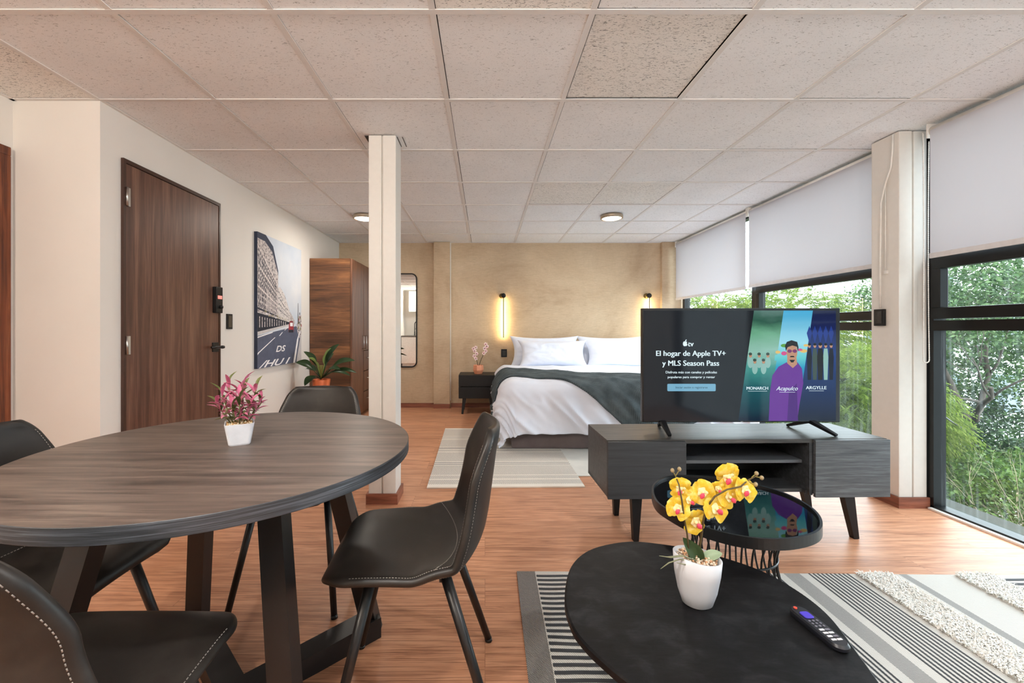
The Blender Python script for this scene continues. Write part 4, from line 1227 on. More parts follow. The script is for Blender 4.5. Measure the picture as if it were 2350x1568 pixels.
# living rug: bands across its width, mirrored about the middle, shag bands stand up from the weave
lr = thing('area_rug', 'large cream rug with black stripes and shaggy bands under the coffee tables', 'rug', (1.335, 1.05, 0), radians(-.8))
WR, Y0, Y1 = 1.205, -.78, .775
half = [(0, .035, 2), (.035, .062, 0)]
e = .062
for k in range(10): half += [(e, e + .0105, 0), (e + .0105, e + .0185, 3)]; e += .0185
half += [(e, e + .03, 0), (.28, .43, 4), (.43, .465, 0), (.465, .50, 2), (.50, .70, 0), (.70, .85, 4), (1.125, WR, 1)]
half[-8:] = [(e, .28, 0), (.28, .43, 4), (.43, .465, 0), (.465, .50, 2), (.50, .70, 0), (.70, .85, 4), (.85, 1.125, 0), (1.125, WR, 1)] if False else half[-8:]
b = MB()
for sgn in (-1, 1):
    for a, c, mi in half:
        if mi == 4: mi = 0
        x0_, x1_ = sorted((sgn * a, sgn * c))
        b.box(x0_, x1_, Y0, Y1, .001, .009 if mi != 3 else .0095, mi)
    x0_, x1_ = sorted((sgn * .85, sgn * 1.125)); b.box(x0_, x1_, Y0, Y1, .001, .009, 0)
    k = 0; y = Y0 + .02
    while y < Y1 - .02:
        n_ = 9; xa, xb = sorted((sgn * .862, sgn * 1.122))
        pts = []
        for i in range(n_ + 1):
            u = i / n_; pts.append((xa + (xb - xa) * u, y + .004 * noise.noise(Vector((u * 3, y * 7, 1)))))
        vs = [(px_, py_ - .0075, .0102) for px_, py_ in pts] + [(px_, py_ + .0075, .0102) for px_, py_ in pts]
        b.add(vs, [(i, i + 1, n_ + 2 + i, n_ + 1 + i) for i in range(n_)], 3)
        y += .030; k += 1
for k_ in range(2):
    y = Y0 if k_ == 0 else Y1 - .012
b.build('woven_ground', [M_RUGWHITE, M_RUGDARK, M_RUGHALF, M_RUGBLACK], lr)
rs = random.Random(11)
def shag(xa, xb, n, h, mats, name, seed):
    rr_ = random.Random(seed); b = MB(); vs = []; fs = []
    for _ in range(n):
        x = rr_.uniform(xa, xb); y = rr_.uniform(Y0 + .01, Y1 - .005); a = rr_.uniform(0, 2 * pi); l = rr_.uniform(.5, 1) * h
        dx, dy = cos(a), sin(a); w_ = .0022; le = rr_.uniform(.2, 1.1) * h; o_ = len(vs)
        px_, py_ = -dy * w_, dx * w_
        vs += [(x - px_, y - py_, .009), (x + px_, y + py_, .009), (x + dx * le * .5 + px_, y + dy * le * .5 + py_, .009 + l * .8), (x + dx * le * .5 - px_, y + dy * le * .5 - py_, .009 + l * .8), (x + dx * le, y + dy * le, .009 + l * .7)]
        fs += [(o_, o_ + 1, o_ + 2, o_ + 3), (o_ + 3, o_ + 2, o_ + 4)]
    b.add(vs, fs, 0, True)
    o = b.build(name, mats, lr); o['kind'] = 'stuff'; return o
shag(.28, .43, 16000, .020, M_SHAG, 'shag_band', 1); shag(.70, .85, 16000, .022, M_SHAG, 'shag_band', 2)
shag(-.43, -.28, 12000, .020, M_SHAG, 'shag_band', 3); shag(-.85, -.70, 12000, .022, M_SHAG, 'shag_band', 4)

# ---------------------------------------------------------------- yellow orchid on the near coffee table
OX, OY, OZ = .528, 1.033, .400
orc = thing('potted_orchid', 'yellow orchid in a white oval ceramic pot on the nearer coffee table', 'plant', (OX, OY, OZ))
b = MB(); prof = [(.030, 0), (.036, .004), (.046, .035), (.0535, .075), (.057, .118), (.0535, .119), (.050, .105), (.001, .100)]
n = 40; rings = []
vs = []
for r_, z_ in prof:
    for j in range(n):
        a = 2 * pi * j / n; tl_ = .007 * (-cos(a)) * (z_ / .118) * 1.0
        vs.append((r_ * cos(a), r_ * sin(a) * .86, z_ + (tl_ if z_ > .09 else 0) - (.006 * sin(a) * 0)))
b.add(vs, [(i * n + j, i * n + (j + 1) % n, (i + 1) * n + (j + 1) % n, (i + 1) * n + j) for i in range(len(prof) - 1) for j in range(n)], 0, True)
b.add(vs[:n], [tuple(range(n))[::-1]])
b.build('pot', M_WHITECER, orc)
b = MB(); rr_ = random.Random(5)
for k in range(420):
    a = rr_.uniform(0, 2 * pi); r_ = .049 * sqrt(rr_.random()); s_ = rr_.uniform(.0016, .0034)
    b.sphere((r_ * cos(a), r_ * sin(a) * .86, .109 - .004 * cos(a) + rr_.uniform(0, .007)), s_, 4, rr_.choice([0, 0, 1, 2]), (1, 1.2, .8))
g = b.build('pebbles', [plain('cream_gravel', srgb(222, 206, 186), .7), plain('tan_gravel', srgb(196, 150, 112), .7), plain('brown_gravel', srgb(150, 118, 90), .7)], orc); g['kind'] = 'stuff'
PD = 1.033
def opx(px, py, dy=0.0):
    d = PD + dy
    return ((px - VX) / FPX * d - OX, d - OY, H_CAM - (py - VY) / FPX * d - OZ)
M_STEMG = plain('brown_green_orchid_stem', srgb(84, 70, 40), .6)
M_STEMY = plain('olive_orchid_stem', srgb(140, 128, 70), .6)
b = MB(); b.tube([opx(1583, 1285), opx(1577, 1226, -.012), opx(1570, 1190, -.024), opx(1565, 1150, -.030), opx(1558, 1112, -.030), opx(1553, 1100, -.015)], [.0022] * 4 + [.0017] * 2, 7); s1 = b.build('stem', M_STEMG, orc)
b = MB(); b.tube([opx(1600, 1288), opx(1609, 1235), opx(1615, 1190, -.012), opx(1625, 1160, -.022), opx(1640, 1140, -.030), opx(1668, 1124, -.034), opx(1700, 1117, -.030), opx(1715, 1103, -.01), opx(1733, 1094, -.01)], [.0034, .003, .0026, .0024, .0022, .002, .002, .0018, .0015], 7); s2 = b.build('stem', M_STEMG, orc)
for p in ([opx(1553, 1100), opx(1549, 1090), opx(1543, 1080)], [opx(1551, 1092), opx(1556, 1084), opx(1559, 1077)], [opx(1714, 1104, -.01), opx(1728, 1110, -.012), opx(1734, 1112, -.012)], [opx(1733, 1094, -.01), opx(1748, 1097, -.01)], [opx(1725, 1096, -.01), opx(1736, 1087, -.01)]):
    b = MB(); b.tube(p, .0012, 6); b.sphere(p[-1], .0048, 8, 1, (1, 1, 1.2)); b.build('bud', [M_STEMY, plain('pale_olive_bud_%d' % len(p), srgb(150, 134, 100), .5)], orc)
def mat_petal():
    m, N, L, B = new_mat('yellow_orchid_petal')
    v = coords(N, L); f = noise_node(N, L, v, 70, 3)
    c = ramp(N, L, f, [(0.3, srgb(240, 196, 44)), (.5, srgb(245, 214, 66)), (.68, srgb(247, 230, 134))])
    L.new(c, B.inputs['Base Color']); B.inputs['Roughness'].default_value = .6
    t = N.new('ShaderNodeBsdfTranslucent'); L.new(c, t.inputs[0]); mx = N.new('ShaderNodeMixShader'); mx.inputs[0].default_value = .3
    L.new(B.outputs[0], mx.inputs[1]); L.new(t.outputs[0], mx.inputs[2]); L.new(mx.outputs[0], N['Material Output'].inputs[0]); return m
M_PETY = mat_petal(); M_PETC = plain('pale_yellow_flower_centre', srgb(246, 230, 170), .6); M_LIP = plain('pink_orchid_lip', srgb(222, 70, 96), .5)
FL = [(1562, 1122, 22, -.35), (1581, 1148, 18, .3), (1556, 1168, 22, -.2), (1596, 1198, 25, .2), (1612, 1130, 24, -.1), (1643, 1168, 26, .25), (1671, 1095, 27, .1), (1674, 1141, 23, .2), (1711, 1126, 24, .3), (1648, 1122, 15, -.4)]
for i, (px, py, s_, tl_) in enumerate(FL):
    c = Vector(opx(px, py, -.014 - .004 * (i % 3))); r_ = s_ / FPX * PD * 1.02; nr = (tl_ * .8, -1, .1 + .2 * ((i * 7) % 3 - 1))
    b = MB(); r_ *= 1.16; flower_mesh(b, c, r_, 0, nr, pi / 2 + .3 * tl_ + i, 2, 1.45, .15, i)
    flower_mesh(b, c + Vector((0, .002, 0)), r_ * .92, 0, nr, .4 + i * .7, 3, .95, .15, i + 2)
    nn = Vector(nr).normalized(); flower_mesh(b, c + nn * .0012, r_ * .42, 1, nr, i + .5, 5, .9, .2, i); b.sphere(c + nn * .003, r_ * .14, 6, 1); f = b.build('flower', [M_PETY, M_PETC], orc)
    b = MB(); b.lathe([(.0005, 0), (r_ * .16, r_ * .12), (r_ * .20, r_ * .3), (r_ * .06, r_ * .5)], (0, 0, 0), 10, 0, 1, .6)
    mt = Matrix.Rotation(pi * .8 if i % 2 else pi * 1.15, 4, 'Y')
    b.v = [tuple(mt @ Vector(q) + c + nn * .008) for q in b.v]; b.build('lip', M_LIP, f)
def leaf_mesh(b, base, tip, width, bend=.0, nrm=(0, 0, 1), mi=0, m=12, fold=.25, power=.8, j5=(-1, -.5, 0, .5, 1)):
    base, tip = Vector(base), Vector(tip); d = tip - base; nrm = Vector(nrm); s_ = d.cross(nrm)
    s_ = s_.normalized() if s_.length > 1e-6 else Vector((1, 0, 0)); up = s_.cross(d).normalized(); L_ = d.length
    vs = []
    for i in range(m + 1):
        t = i / m; wd = width * max(.0, sin(pi * min(1, t * .93 + .05))) ** power if t < 1 else .0005
        for j in j5: vs.append(base + d * t + s_ * j * wd / 2 + up * (bend * L_ * sin(pi * t) + fold * wd * abs(j)))
    q = len(j5)
    b.add(vs, [(i * q + j, i * q + j + 1, (i + 1) * q + j + 1, (i + 1) * q + j) for i in range(m) for j in range(q - 1)], mi, True)
M_LEAFD = mat_leaf('dark_green_leaf', [srgb(44, 62, 38), srgb(62, 82, 50)], .35, .1, 30); M_LEAFP = mat_leaf('pale_green_leaf', [srgb(140, 162, 132), srgb(168, 186, 154)], .35, .15, 30)
b = MB(); leaf_mesh(b, opx(1612, 1294), opx(1567, 1234), .036, .05, (0, -1, .2), m=16); b.build('leaf', M_LEAFD, orc)
b = MB(); leaf_mesh(b, opx(1606, 1290, .0), opx(1657, 1270, .01), .026, .10, (0, -.6, 1), m=16); b.build('leaf', M_LEAFP, orc)['label'] = 'pale green leaf'
for p in ([(1600, 1288), (1570, 1277), (1540, 1280), (1513, 1276)], [(1598, 1290), (1560, 1284), (1535, 1292), (1516, 1306)], [(1590, 1286), (1565, 1275), (1530, 1278)], [(1600, 1291), (1572, 1296), (1553, 1292)]):
    b = MB(); b.tube([opx(x, y, -.02 - .01 * i) for i, (x, y) in enumerate(p)], [.0016] * (len(p) - 1) + [.0006], 6); b.build('root', plain('pale_green_root_%d' % p[1][0], srgb(130, 132, 104), .7), orc)

# remote control
rc = thing('remote_control', 'black remote control with purple pad lying on the nearer coffee table', 'remote control', (.750, .935, .400), radians(5))
b = MB(); pr = [(x, z) for x, z in rrect(.038, .136, .018, 6)]
b.prism(pr, 0, .016, 0, 0, .005, True); b.build('case', plain('black_remote_plastic', srgb(24, 25, 32), .35), rc)
b = MB(); b.prism(rrect(.022, .022, .005), .0155, .0185, 0, 0, .001); o = b.build('direction_pad', plain('purple_pad', srgb(72, 56, 190), .4), rc); o.location = (0, .030, 0)
b = MB(); b.lathe([(.004, 0), (.004, .002)], n=12); o = b.build('power_button', plain('red_button', srgb(220, 80, 60), .4), rc); o.location = (-.005, .056, .0158)
M_KEY = plain('grey_keys', srgb(112, 112, 124), .4); M_KEYW = plain('white_service_keys', srgb(220, 222, 228), .4)
for r_ in range(3):
    for c_ in range(3): b = MB(); b.lathe([(.0026, 0), (.0024, .0014)], n=10); o = b.build('button', M_KEY, rc); o.location = (-.0095 + .0095 * c_, .012 - .0085 * r_, .0157)
for r_ in range(4):
    b = MB(); b.box(-.012, -.001, -.0025, .0025, 0, .0015, 0, .0006); o = b.build('button', M_KEYW, rc); o.location = (0, -.016 - .0098 * r_, .0156)
    b = MB(); b.box(.001, .012, -.0025, .0025, 0, .0015, 0, .0006); o = b.build('button', M_KEYW if r_ % 2 else M_KEY, rc); o.location = (0, -.016 - .0098 * r_, .0156)

# ---------------------------------------------------------------- pink plant on the dining table
pk = thing('potted_plant', 'pink and green leafed plant in a white square pot on the dining table', 'plant', (-.712, 1.205, .75), radians(30))
b = MB(); n = 8
def sq(w_, z_, r=.008): return [(x, y, z_) for x, y in rrect(w_, w_, r, 3)]
rings = [sq(.052, 0), sq(.056, .004), sq(.075, .062), sq(.070, .062), sq(.067, .054)]
m = len(rings[0]); b.add([p for r_ in rings for p in r_], [(i * m + j, i * m + (j + 1) % m, (i + 1) * m + (j + 1) % m, (i + 1) * m + j) for i in range(4) for j in range(m)], 0)
b.add(rings[0], [tuple(range(m))[::-1]]); b.add(rings[4], [tuple(range(m))])
b.build('pot', plain('glossy_white_plastic', srgb(226, 230, 238), .25, bmp=0), pk)
b = MB(); rr_ = random.Random(8)
for k in range(200): b.sphere((rr_.uniform(-.031, .031), rr_.uniform(-.031, .031), .057 + rr_.uniform(0, .006)), rr_.uniform(.0018, .0036), 4, rr_.choice([0, 1]))
b.build('pebbles', [plain('ivory_gravel', srgb(220, 206, 176), .7), plain('golden_gravel', srgb(180, 144, 96), .7)], pk)['kind'] = 'stuff'
M_LPINK = mat_leaf('pink_leaf', [srgb(168, 74, 104), srgb(208, 112, 146), srgb(232, 168, 188)], .5, .2, 60); M_LGRN = mat_leaf('olive_leaf', [srgb(62, 66, 40), srgb(104, 110, 66), srgb(160, 158, 110)], .5, .2, 60)
stems = [(-.045, -.01, .105), (.0, .01, .115), (.045, 0, .12), (-.02, -.03, .07), (.03, -.03, .075), (.06, .01, .07), (-.06, .01, .075), (.01, .03, .13), (-.03, .02, .135), (.0, -.04, .10)]
for i, (x, y, z) in enumerate(stems):
    b = MB(); b0 = (x * .25, y * .25, .055); b1 = (x * .75, y * .75, .055 + z * .75)
    x, y = x * 1.25, y * 1.25; b0 = (x * .25, y * .25, .055); b1 = (x * .75, y * .75, .055 + z * .82); b.tube([b0, b1], .0016, 6, 1)
    nl = 11
    for k in range(nl):
        t = .25 + .75 * k / (nl - 1); base = Vector(b0).lerp(Vector(b1), t); a = k * 2.4 + i; el = .1 + 1.1 * (t - .25) + rr_.uniform(-.2, .2); l = rr_.uniform(.036, .060)
        d = Vector((cos(a) * cos(el), sin(a) * cos(el), sin(el)))
        leaf_mesh(b, base, base + d * l, .0115, .12, (0, 0, 1), 0 if (k + i) % 3 != 0 else 1, 6, .3, .9, (-1, 0, 1))
    b.build('sprig', [M_LPINK, M_LGRN], pk)

# ---------------------------------------------------------------- plant in the orange pot, on a low stand
st = thing('plant_stand', 'low dark plant stand in front of the wardrobe under the orange pot', 'plant stand', (-1.735, 4.40, 0))
b = MB(); b.lathe([(.001, .34), (.13, .34), (.135, .345), (.135, .36), (.13, .365), (.001, .365)], n=32); b.build('stand_top', M_BLACK, st)
for k in range(4):
    a = pi / 4 + k * pi / 2; b = MB(); b.tube([(.09 * cos(a), .09 * sin(a), .34), (.12 * cos(a), .12 * sin(a), 0)], [.012, .009], 10); b.build('leg', M_BLACK, st)
pp = thing('potted_plant', 'broad dark leafed plant in an orange terracotta pot against the wardrobe', 'plant', (-1.735, 4.40, .365))
b = MB(); b.lathe([(.068, 0), (.072, .005), (.092, .19), (.085, .19), (.082, .17), (.001, .168)], n=40); b.build('pot', M_TERRA, pp)
M_BL = mat_leaf('glossy_dark_leaf', [srgb(24, 40, 26), srgb(38, 58, 36), srgb(54, 76, 44)], .32, .08, 8)
M_BL2 = mat_leaf('light_green_leaf', [srgb(98, 130, 60), srgb(140, 160, 90)], .4, .2, 8)
KP = 4.4 / FPX
def ppx(px, py, dy=0): return Vector(((px - VX) * KP + 1.735, dy, H_CAM - (py - VY) * KP - .365))
LV = [((737, 862), (668, 832), .11, 0, 0), ((737, 862), (706, 806), .09, -.1, 0), ((738, 860), (775, 790), .10, .05, 0), ((738, 860), (770, 798), .08, -.12, 1), ((738, 862), (815, 828), .11, 0, 0), ((738, 862), (822, 855), .07, -.05, 0), ((737, 864), (712, 882), .10, -.14, 0), ((738, 862), (722, 820), .10, -.15, 1), ((737, 860), (756, 812), .09, .12, 0), ((738, 862), (790, 846), .08, -.12, 0), ((737, 862), (690, 850), .09, .12, 0), ((738, 860), (798, 866), .06, .10, 0)]
for i, (p, q, w_, dy, mi) in enumerate(LV):
    b = MB(); base = ppx(*p); tip = ppx(*q, dy); mid = base.lerp(tip, .3) + Vector((0, 0, .03)); base.z -= .03
    if tip.x < -.27: tip.x = -.27
    b.tube([base, mid], [.006, .004], 6, 0)
    leaf_mesh(b, mid, tip, w_, .10, (0, -.55, 1), 0, 12, .22, .85); b.build('leaf', M_BL2 if mi else M_BL, pp)
b = MB()
for k in range(3): b.tube([ppx(737, 868), ppx(734 + 4 * k, 838, -.03)], .007, 6)
b.build('stalk', plain('yellow_green_stalk', srgb(120, 118, 56), .6), pp)

# ---------------------------------------------------------------- wardrobe
wd = thing('wardrobe', 'tall warm brown wood wardrobe in the far left corner', 'wardrobe', (-1.775, 5.25, 0))
b = MB(); b.box(-.25, .215, -.45, -.43, 0, 1.906, 0, .001); b.box(-.25, .215, .43, .45, 0, 1.906); b.box(-.25, .225, -.43, .43, 1.886, 1.906); b.box(-.25, -.24, -.43, .43, .05, 1.886); b.box(-.24, .215, -.43, .43, .03, .05); b.box(-.24, .19, -.43, .43, .80, .815)
b.build('carcass', M_WARDROBE, wd)
for y0, y1, z0, z1, nm in ((-.45, -.005, .045, 1.900, 'door'), (.005, .45, .82, 1.900, 'door'), (.005, .45, .56, .81, 'drawer'), (.005, .45, .30, .55, 'drawer'), (.005, .45, .045, .29, 'drawer')):
    b = MB(); b.box(.218, .240, y0 + .002, y1 - .002, z0, z1, 0, .002); o = b.build(nm, M_WARDROBE_F, wd)
    b = MB()
    if nm == 'door':
        ye = y1 - .05 if y0 < -.1 else y0 + .05
        b.tube([(.241, ye, .84), (.262, ye, .845), (.262, ye, .995), (.241, ye, 1.0)], .005, 8)
    else: b.tube([(.241, .13, z1 - .09), (.262, .135, z1 - .09), (.262, .32, z1 - .09), (.241, .325, z1 - .09)], .005, 8)
    b.build('handle', M_STEEL, o)

# ---------------------------------------------------------------- canvas print of a city street
cp = thing('canvas_print', 'black and white canvas picture of a city street on the left wall', 'picture', (XL, 4.085, 1.34))
W_, HH = .87, 1.21
b = MB(); b.box(.001, .03, -W_ / 2, W_ / 2, -HH / 2, HH / 2); b.build('canvas', plain('dark_canvas_edge', srgb(44, 52, 72), .8), cp)
def flat(name, col, rough=.8): return plain(name, col, rough, bmp=0, namp=.10, nscale=18)
def mat_facade(name, a_, c_):
    m, N, L, B = new_mat(name)
    v = coords(N, L, (1, 30, 40)); f = noise_node(N, L, v, 1.2, 5, .7)
    L.new(ramp(N, L, f, [(.38, a_), (.46, c_), (.7, srgb(222, 214, 212))]), B.inputs['Base Color']); B.inputs['Roughness'].default_value = .8; return m
m, N, L, B = new_mat('print_sky'); f = noise_node(N, L, coords(N, L), 2.5, 4); L.new(ramp(N, L, f, [(.3, srgb(188, 198, 212)), (.7, srgb(214, 216, 220))]), B.inputs['Base Color']); B.inputs['Roughness'].default_value = .8; M_PSKY = m
M_P = [M_PSKY, mat_facade('print_facade', srgb(60, 62, 74), srgb(168, 160, 160)), flat('print_window_ink', srgb(52, 54, 66)), flat('print_asphalt', srgb(82, 88, 108)), flat('print_white', srgb(232, 230, 232)), flat('print_dark_shopfront', srgb(34, 38, 50)), flat('print_red_bus', srgb(150, 50, 60)), mat_facade('print_far_facade', srgb(120, 118, 124), srgb(200, 194, 192)), flat('print_olive', srgb(150, 140, 90)), flat('print_pavement', srgb(190, 186, 186)), flat('print_navy_roof', srgb(46, 54, 74)), flat('print_stone', srgb(208, 198, 196))]
b = MB()
# picture coordinates: u 0..1 left to right, v 0..1 bottom to top
def pq(pts, mi, lay=0): 
    vs = [(.0302 + .00012 * lay, -W_ / 2 + u * W_, -HH / 2 + v * HH) for u, v in pts]
    ar = sum(pts[i][0] * pts[(i + 1) % len(pts)][1] - pts[(i + 1) % len(pts)][0] * pts[i][1] for i in range(len(pts)))
    if ar < 0: vs = vs[::-1]
    b.add(vs, [tuple(range(len(vs)))], mi)
VPu, VPv = .86, .335
def ray(u, v, u2):  # height at u2 on the line from (u, v) to the vanishing point
    return v + (VPv - v) * (u2 - u) / (VPu - u)
pq([(0, 0), (1, 0), (1, 1), (0, 1)], 0, 0)
pq([(0, 0), (1, 0), (1, .30), (.9, .32), (0, .24)], 3, 1)
# left facade with its cornice stepping back
pq([(0, .27), (0, 1), (.14, .99), (.30, .91), (.42, .73), (.42, .31)], 1, 2)
pq([(0, .955), (0, 1), (.16, 1), (.31, .935), (.42, .755), (.42, .725), (.29, .89), (.14, .95)], 10, 3)
pq([(.42, .31), (.42, .62), (.46, .63), (.56, .58), (.62, .52), (.70, .43), (.72, .34)], 7, 3)
pq([(.72, .335), (.70, .44), (.76, .40), (.82, .36), (.82, .335)], 1, 3)
for row in range(9):
    for k in range(13):
        u0 = .02 + .032 * k * (1 - .008 * k); u1 = u0 + .014 
        v0 = .46 + .052 * row
        a0, a1 = ray(0, v0, u0), ray(0, v0 + .034, u0); c0, c1 = ray(0, v0, u1), ray(0, v0 + .034, u1)
        if u1 < .42: pq([(u0, a0), (u1, c0), (u1, c1), (u0, a1)], 2, 4)
for v0 in (.435, .60, .76, .90):
    pq([(0, v0), (0, v0 + .016), (.42, ray(0, v0 + .016, .42)), (.42, ray(0, v0, .42))], 2 if v0 < .5 else 11, 5)
for k in range(9):
    u0 = .18 + .026 * k; pq([(u0, ray(0, .46, u0)), (u0 + .008, ray(0, .46, u0)), (u0 + .008, ray(0, .66, u0)), (u0, ray(0, .66, u0))], 11, 6)
for row in range(6):
    for k in range(10):
        u0 = .435 + .026 * k; v0 = .47 + .04 * row * 1.5; a0, a1 = ray(.3, v0, u0), ray(.3, v0 + .022, u0)
        if a1 < .60 - (u0 - .44) * .8: pq([(u0, a0), (u0 + .010, a0), (u0 + .010, a1), (u0, a1)], 2, 4)
pq([(0, .27), (0, .41), (.72, .345), (.72, .335)], 5, 6)
for k in range(12):
    u0 = .03 + .05 * k; pq([(u0, ray(0, .30, u0)), (u0 + .016, ray(0, .30, u0)), (u0 + .016, ray(0, .385, u0)), (u0, ray(0, .385, u0))], 1, 7)
rr_ = random.Random(2)
for k in range(46):
    u0 = .12 + .62 * rr_.random(); v0 = ray(0, .40 + .05 * rr_.random(), u0); s_ = .010 * (1.2 - u0); pq([(u0, v0), (u0 + s_ * 1.6, v0), (u0 + s_, v0 + s_ * 1.6)], rr_.choice([8, 4, 8, 11]), 8)
pq([(0, .245), (0, .27), (.72, .337), (.72, .327)], 9, 7)
# right side of the street
pq([(1, .16), (1, .42), (.94, .38), (.88, .335), (.86, .325), (.90, .26)], 1, 3)
pq([(.90, .335), (.905, .52), (.915, .52), (.92, .335)], 2, 5)
for k in range(14): u0 = .90 + .09 * rr_.random(); v0 = .28 + .14 * rr_.random(); pq([(u0, v0), (u0 + .02, v0), (u0 + .016, v0 + .024), (u0 + .002, v0 + .02)], rr_.choice([2, 8, 11, 6]), 6)
pq([(.78, .0), (.83, .0), (.93, .22), (.98, .27), (.95, .27), (.88, .2)], 4, 6); pq([(.86, .0), (1, .0), (1, .24), (.96, .2)], 9, 5)
pq([(.66, .265), (.79, .265), (.79, .33), (.77, .36), (.70, .36), (.67, .33)], 6, 8); pq([(.70, .315), (.77, .315), (.77, .345), (.70, .345)], 4, 9); pq([(.665, .262), (.785, .262), (.785, .285), (.665, .285)], 5, 9)
pq([(0, .10), (.03, .115), (.36, .225), (.34, .225), (0, .115)], 4, 6)
pq([(.44, .236), (.50, .262), (.53, .268), (.46, .236)], 4, 6); pq([(.56, .28), (.62, .30), (.635, .30), (.575, .28)], 4, 6); pq([(0, .225), (.30, .262), (.30, .268), (0, .235)], 4, 7)
def road(cx, cz, sc, sh=.25, sy=.8): return lambda x, y: (.0312, -W_ / 2 + (cx + (x + sh * y) * sc) * W_, -HH / 2 + (cz + y * sc * sy * W_ / HH) * HH)
text_into(b, 'DS', 0, 0, 1, 0, 4, 'LEFT', .02, 1.0, 0, road(.36, .11, .17, .3, .55))
text_into(b, '/HU I', 0, 0, 1, 0, 4, 'LEFT', .02, 1.0, 0, road(.03, .004, .27, .45, .36))
b.build('street_print', M_P, cp)

# ---------------------------------------------------------------- kitchen behind the camera (seen in the mirror)
KX0, KX1, KY0, KY1 = -2.47, -.95, YR + .01, -.72
kc = thing('kitchen_cabinet', 'white kitchen base cabinet seen in the wall mirror', 'cabinet', ((KX0 + KX1) / 2, (KY0 + KY1) / 2, 0))
M_KWHITE = plain('white_cabinet_lacquer', srgb(222, 220, 216), .35, bmp=0)
b = MB(); b.box(KX0, KX1, KY0, KY1 - .02, .08, .87); b.box(KX0 + .02, KX1 - .02, KY0, KY1 - .06, 0, .08); b.build('body', M_KWHITE, kc, world=True)
for k in range(3):
    xa = KX0 + (KX1 - KX0) / 3 * k; xb = xa + (KX1 - KX0) / 3
    b = MB(); b.box(xa + .003, xb - .003, KY1 - .02, KY1, .09, .865, 0, .003); o = b.build('door', M_KWHITE, kc, world=True)
    b = MB(); b.tube([(xb - .05, KY1 + .0, .62), (xb - .05, KY1 + .03, .63), (xb - .05, KY1 + .03, .77), (xb - .05, KY1 + .0, .78)], .005, 8); b.build('handle', M_BLACK, o, world=True)
b = MB(); b.box(KX0, KX1, KY0, KY1 + .015, .871, .905, 0, .004); tag(b.build('worktop', plain('dark_stone_worktop', srgb(96, 92, 88), .3)), 'dark kitchen worktop under the tap, seen in the mirror', 'worktop')
fa = thing('kitchen_tap', 'black arched kitchen tap seen in the wall mirror', 'tap', (-2.14, -1.12, .905))
b = MB(); b.lathe([(.026, 0), (.026, .01), (.016, .02), (.016, .12)], n=20); b.build('tap_body', M_BLACK, fa)
b = MB(); b.tube([(0, 0, .10), (0, 0, .34)] + [(.11 - .11 * cos(pi * k / 12), .0, .34 + .10 * sin(pi * k / 12)) for k in range(1, 13)] + [(.22, 0, .27), (.22, 0, .20)], .012, 12); b.tube([(0, 0, .20), (.20, 0, .20)], .006, 8); b.build('spout', M_BLACK, fa)
uc = thing('wall_cabinet', 'white kitchen wall cabinet seen in the wall mirror', 'cabinet', (-1.9, YR + .17, 1.55))
b = MB(); b.box(-2.3, -1.2, YR + .005, YR + .33, 1.62, 2.24); b.build('body', M_KWHITE, uc, world=True)
for k in range(3):
    xa = -2.3 + 1.1 / 3 * k; b = MB(); b.box(xa + .003, xa + 1.1 / 3 - .003, YR + .33, YR + .35, 1.625, 2.235, 0, .003); o = b.build('door', M_KWHITE, uc, world=True)
    b = MB(); b.box(xa + .3, xa + .312, YR + .35, YR + .37, 1.66, 1.86); b.build('handle', M_BLACK, o, world=True)

# ================================================================ OUTSIDE
GZ = -3.4
b = MB(); b.box(2.9, 60, -30, 70, GZ - .2, GZ); o = b.build('yard', plain('pale_bounce_yard', srgb(196, 196, 190), .9, nscale=1, namp=.1)); tag(o, kind='structure')  # ground made pale so it bounces daylight up to the ceiling
def mat_concrete():
    m, N, L, B = new_mat('rough_grey_concrete'); v = coords(N, L); f = noise_node(N, L, v, 7, 8, .75)
    L.new(ramp(N, L, f, [(.3, srgb(92, 96, 98)), (.7, srgb(168, 172, 172))]), B.inputs['Base Color']); B.inputs['Roughness'].default_value = .9; bump(N, L, B, f, .6, .03); return m
b = MB(); b.box(4.6, 4.9, -6, 1.6, GZ, 3.6); tag(b.build('neighbour_wall', mat_concrete()), 'rough grey concrete wall reflected in the television screen', 'wall')
b = MB(); b.box(4.35, 4.55, 1.7, 12, GZ, -.66); b.box(4.30, 4.60, 1.7, 12, -.66, -.60, 0, .01); tag(b.build('garden_wall', plain('weathered_garden_wall', srgb(34, 37, 28), .9, nscale=6, namp=.2)), 'low weathered wall outside at the bottom of the right window', 'wall')
bu = thing('apartment_building', 'pale building with dark windows far behind the trees', 'building', (22, 20, GZ))
b = MB(); b.box(17, 27, 16.5, 28, GZ, 3.2); b.box(16.8, 27.2, 16.3, 28.2, 3.2, 3.5); b.build('walls', plain('pale_render', srgb(214, 216, 218), .9), bu, world=True)
for i in range(4):
    for j in range(2):
        b = MB(); b.box(17.6 + 2.3 * i, 18.9 + 2.3 * i, 16.44, 16.52, -2.2 + 2.7 * j, -.7 + 2.7 * j); b.build('window', plain('dark_panes_%d_%d' % (i, j), srgb(92, 104, 116), .2), bu, world=True)
for j in range(5):
    b = MB(); b.box(16.94, 17.02, 17.4 + 2.1 * j, 18.6 + 2.1 * j, .5, 2.0); b.build('window', plain('grey_panes_%d' % j, srgb(100, 110, 120), .2), bu, world=True)
b2 = thing('apartment_building', 'long white building far behind the feathery trees', 'building', (14, 30, GZ))
b = MB(); b.box(3.5, 15, 27, 33, GZ, 2.1); b.build('walls', plain('white_render', srgb(224, 226, 228), .9), b2, world=True)
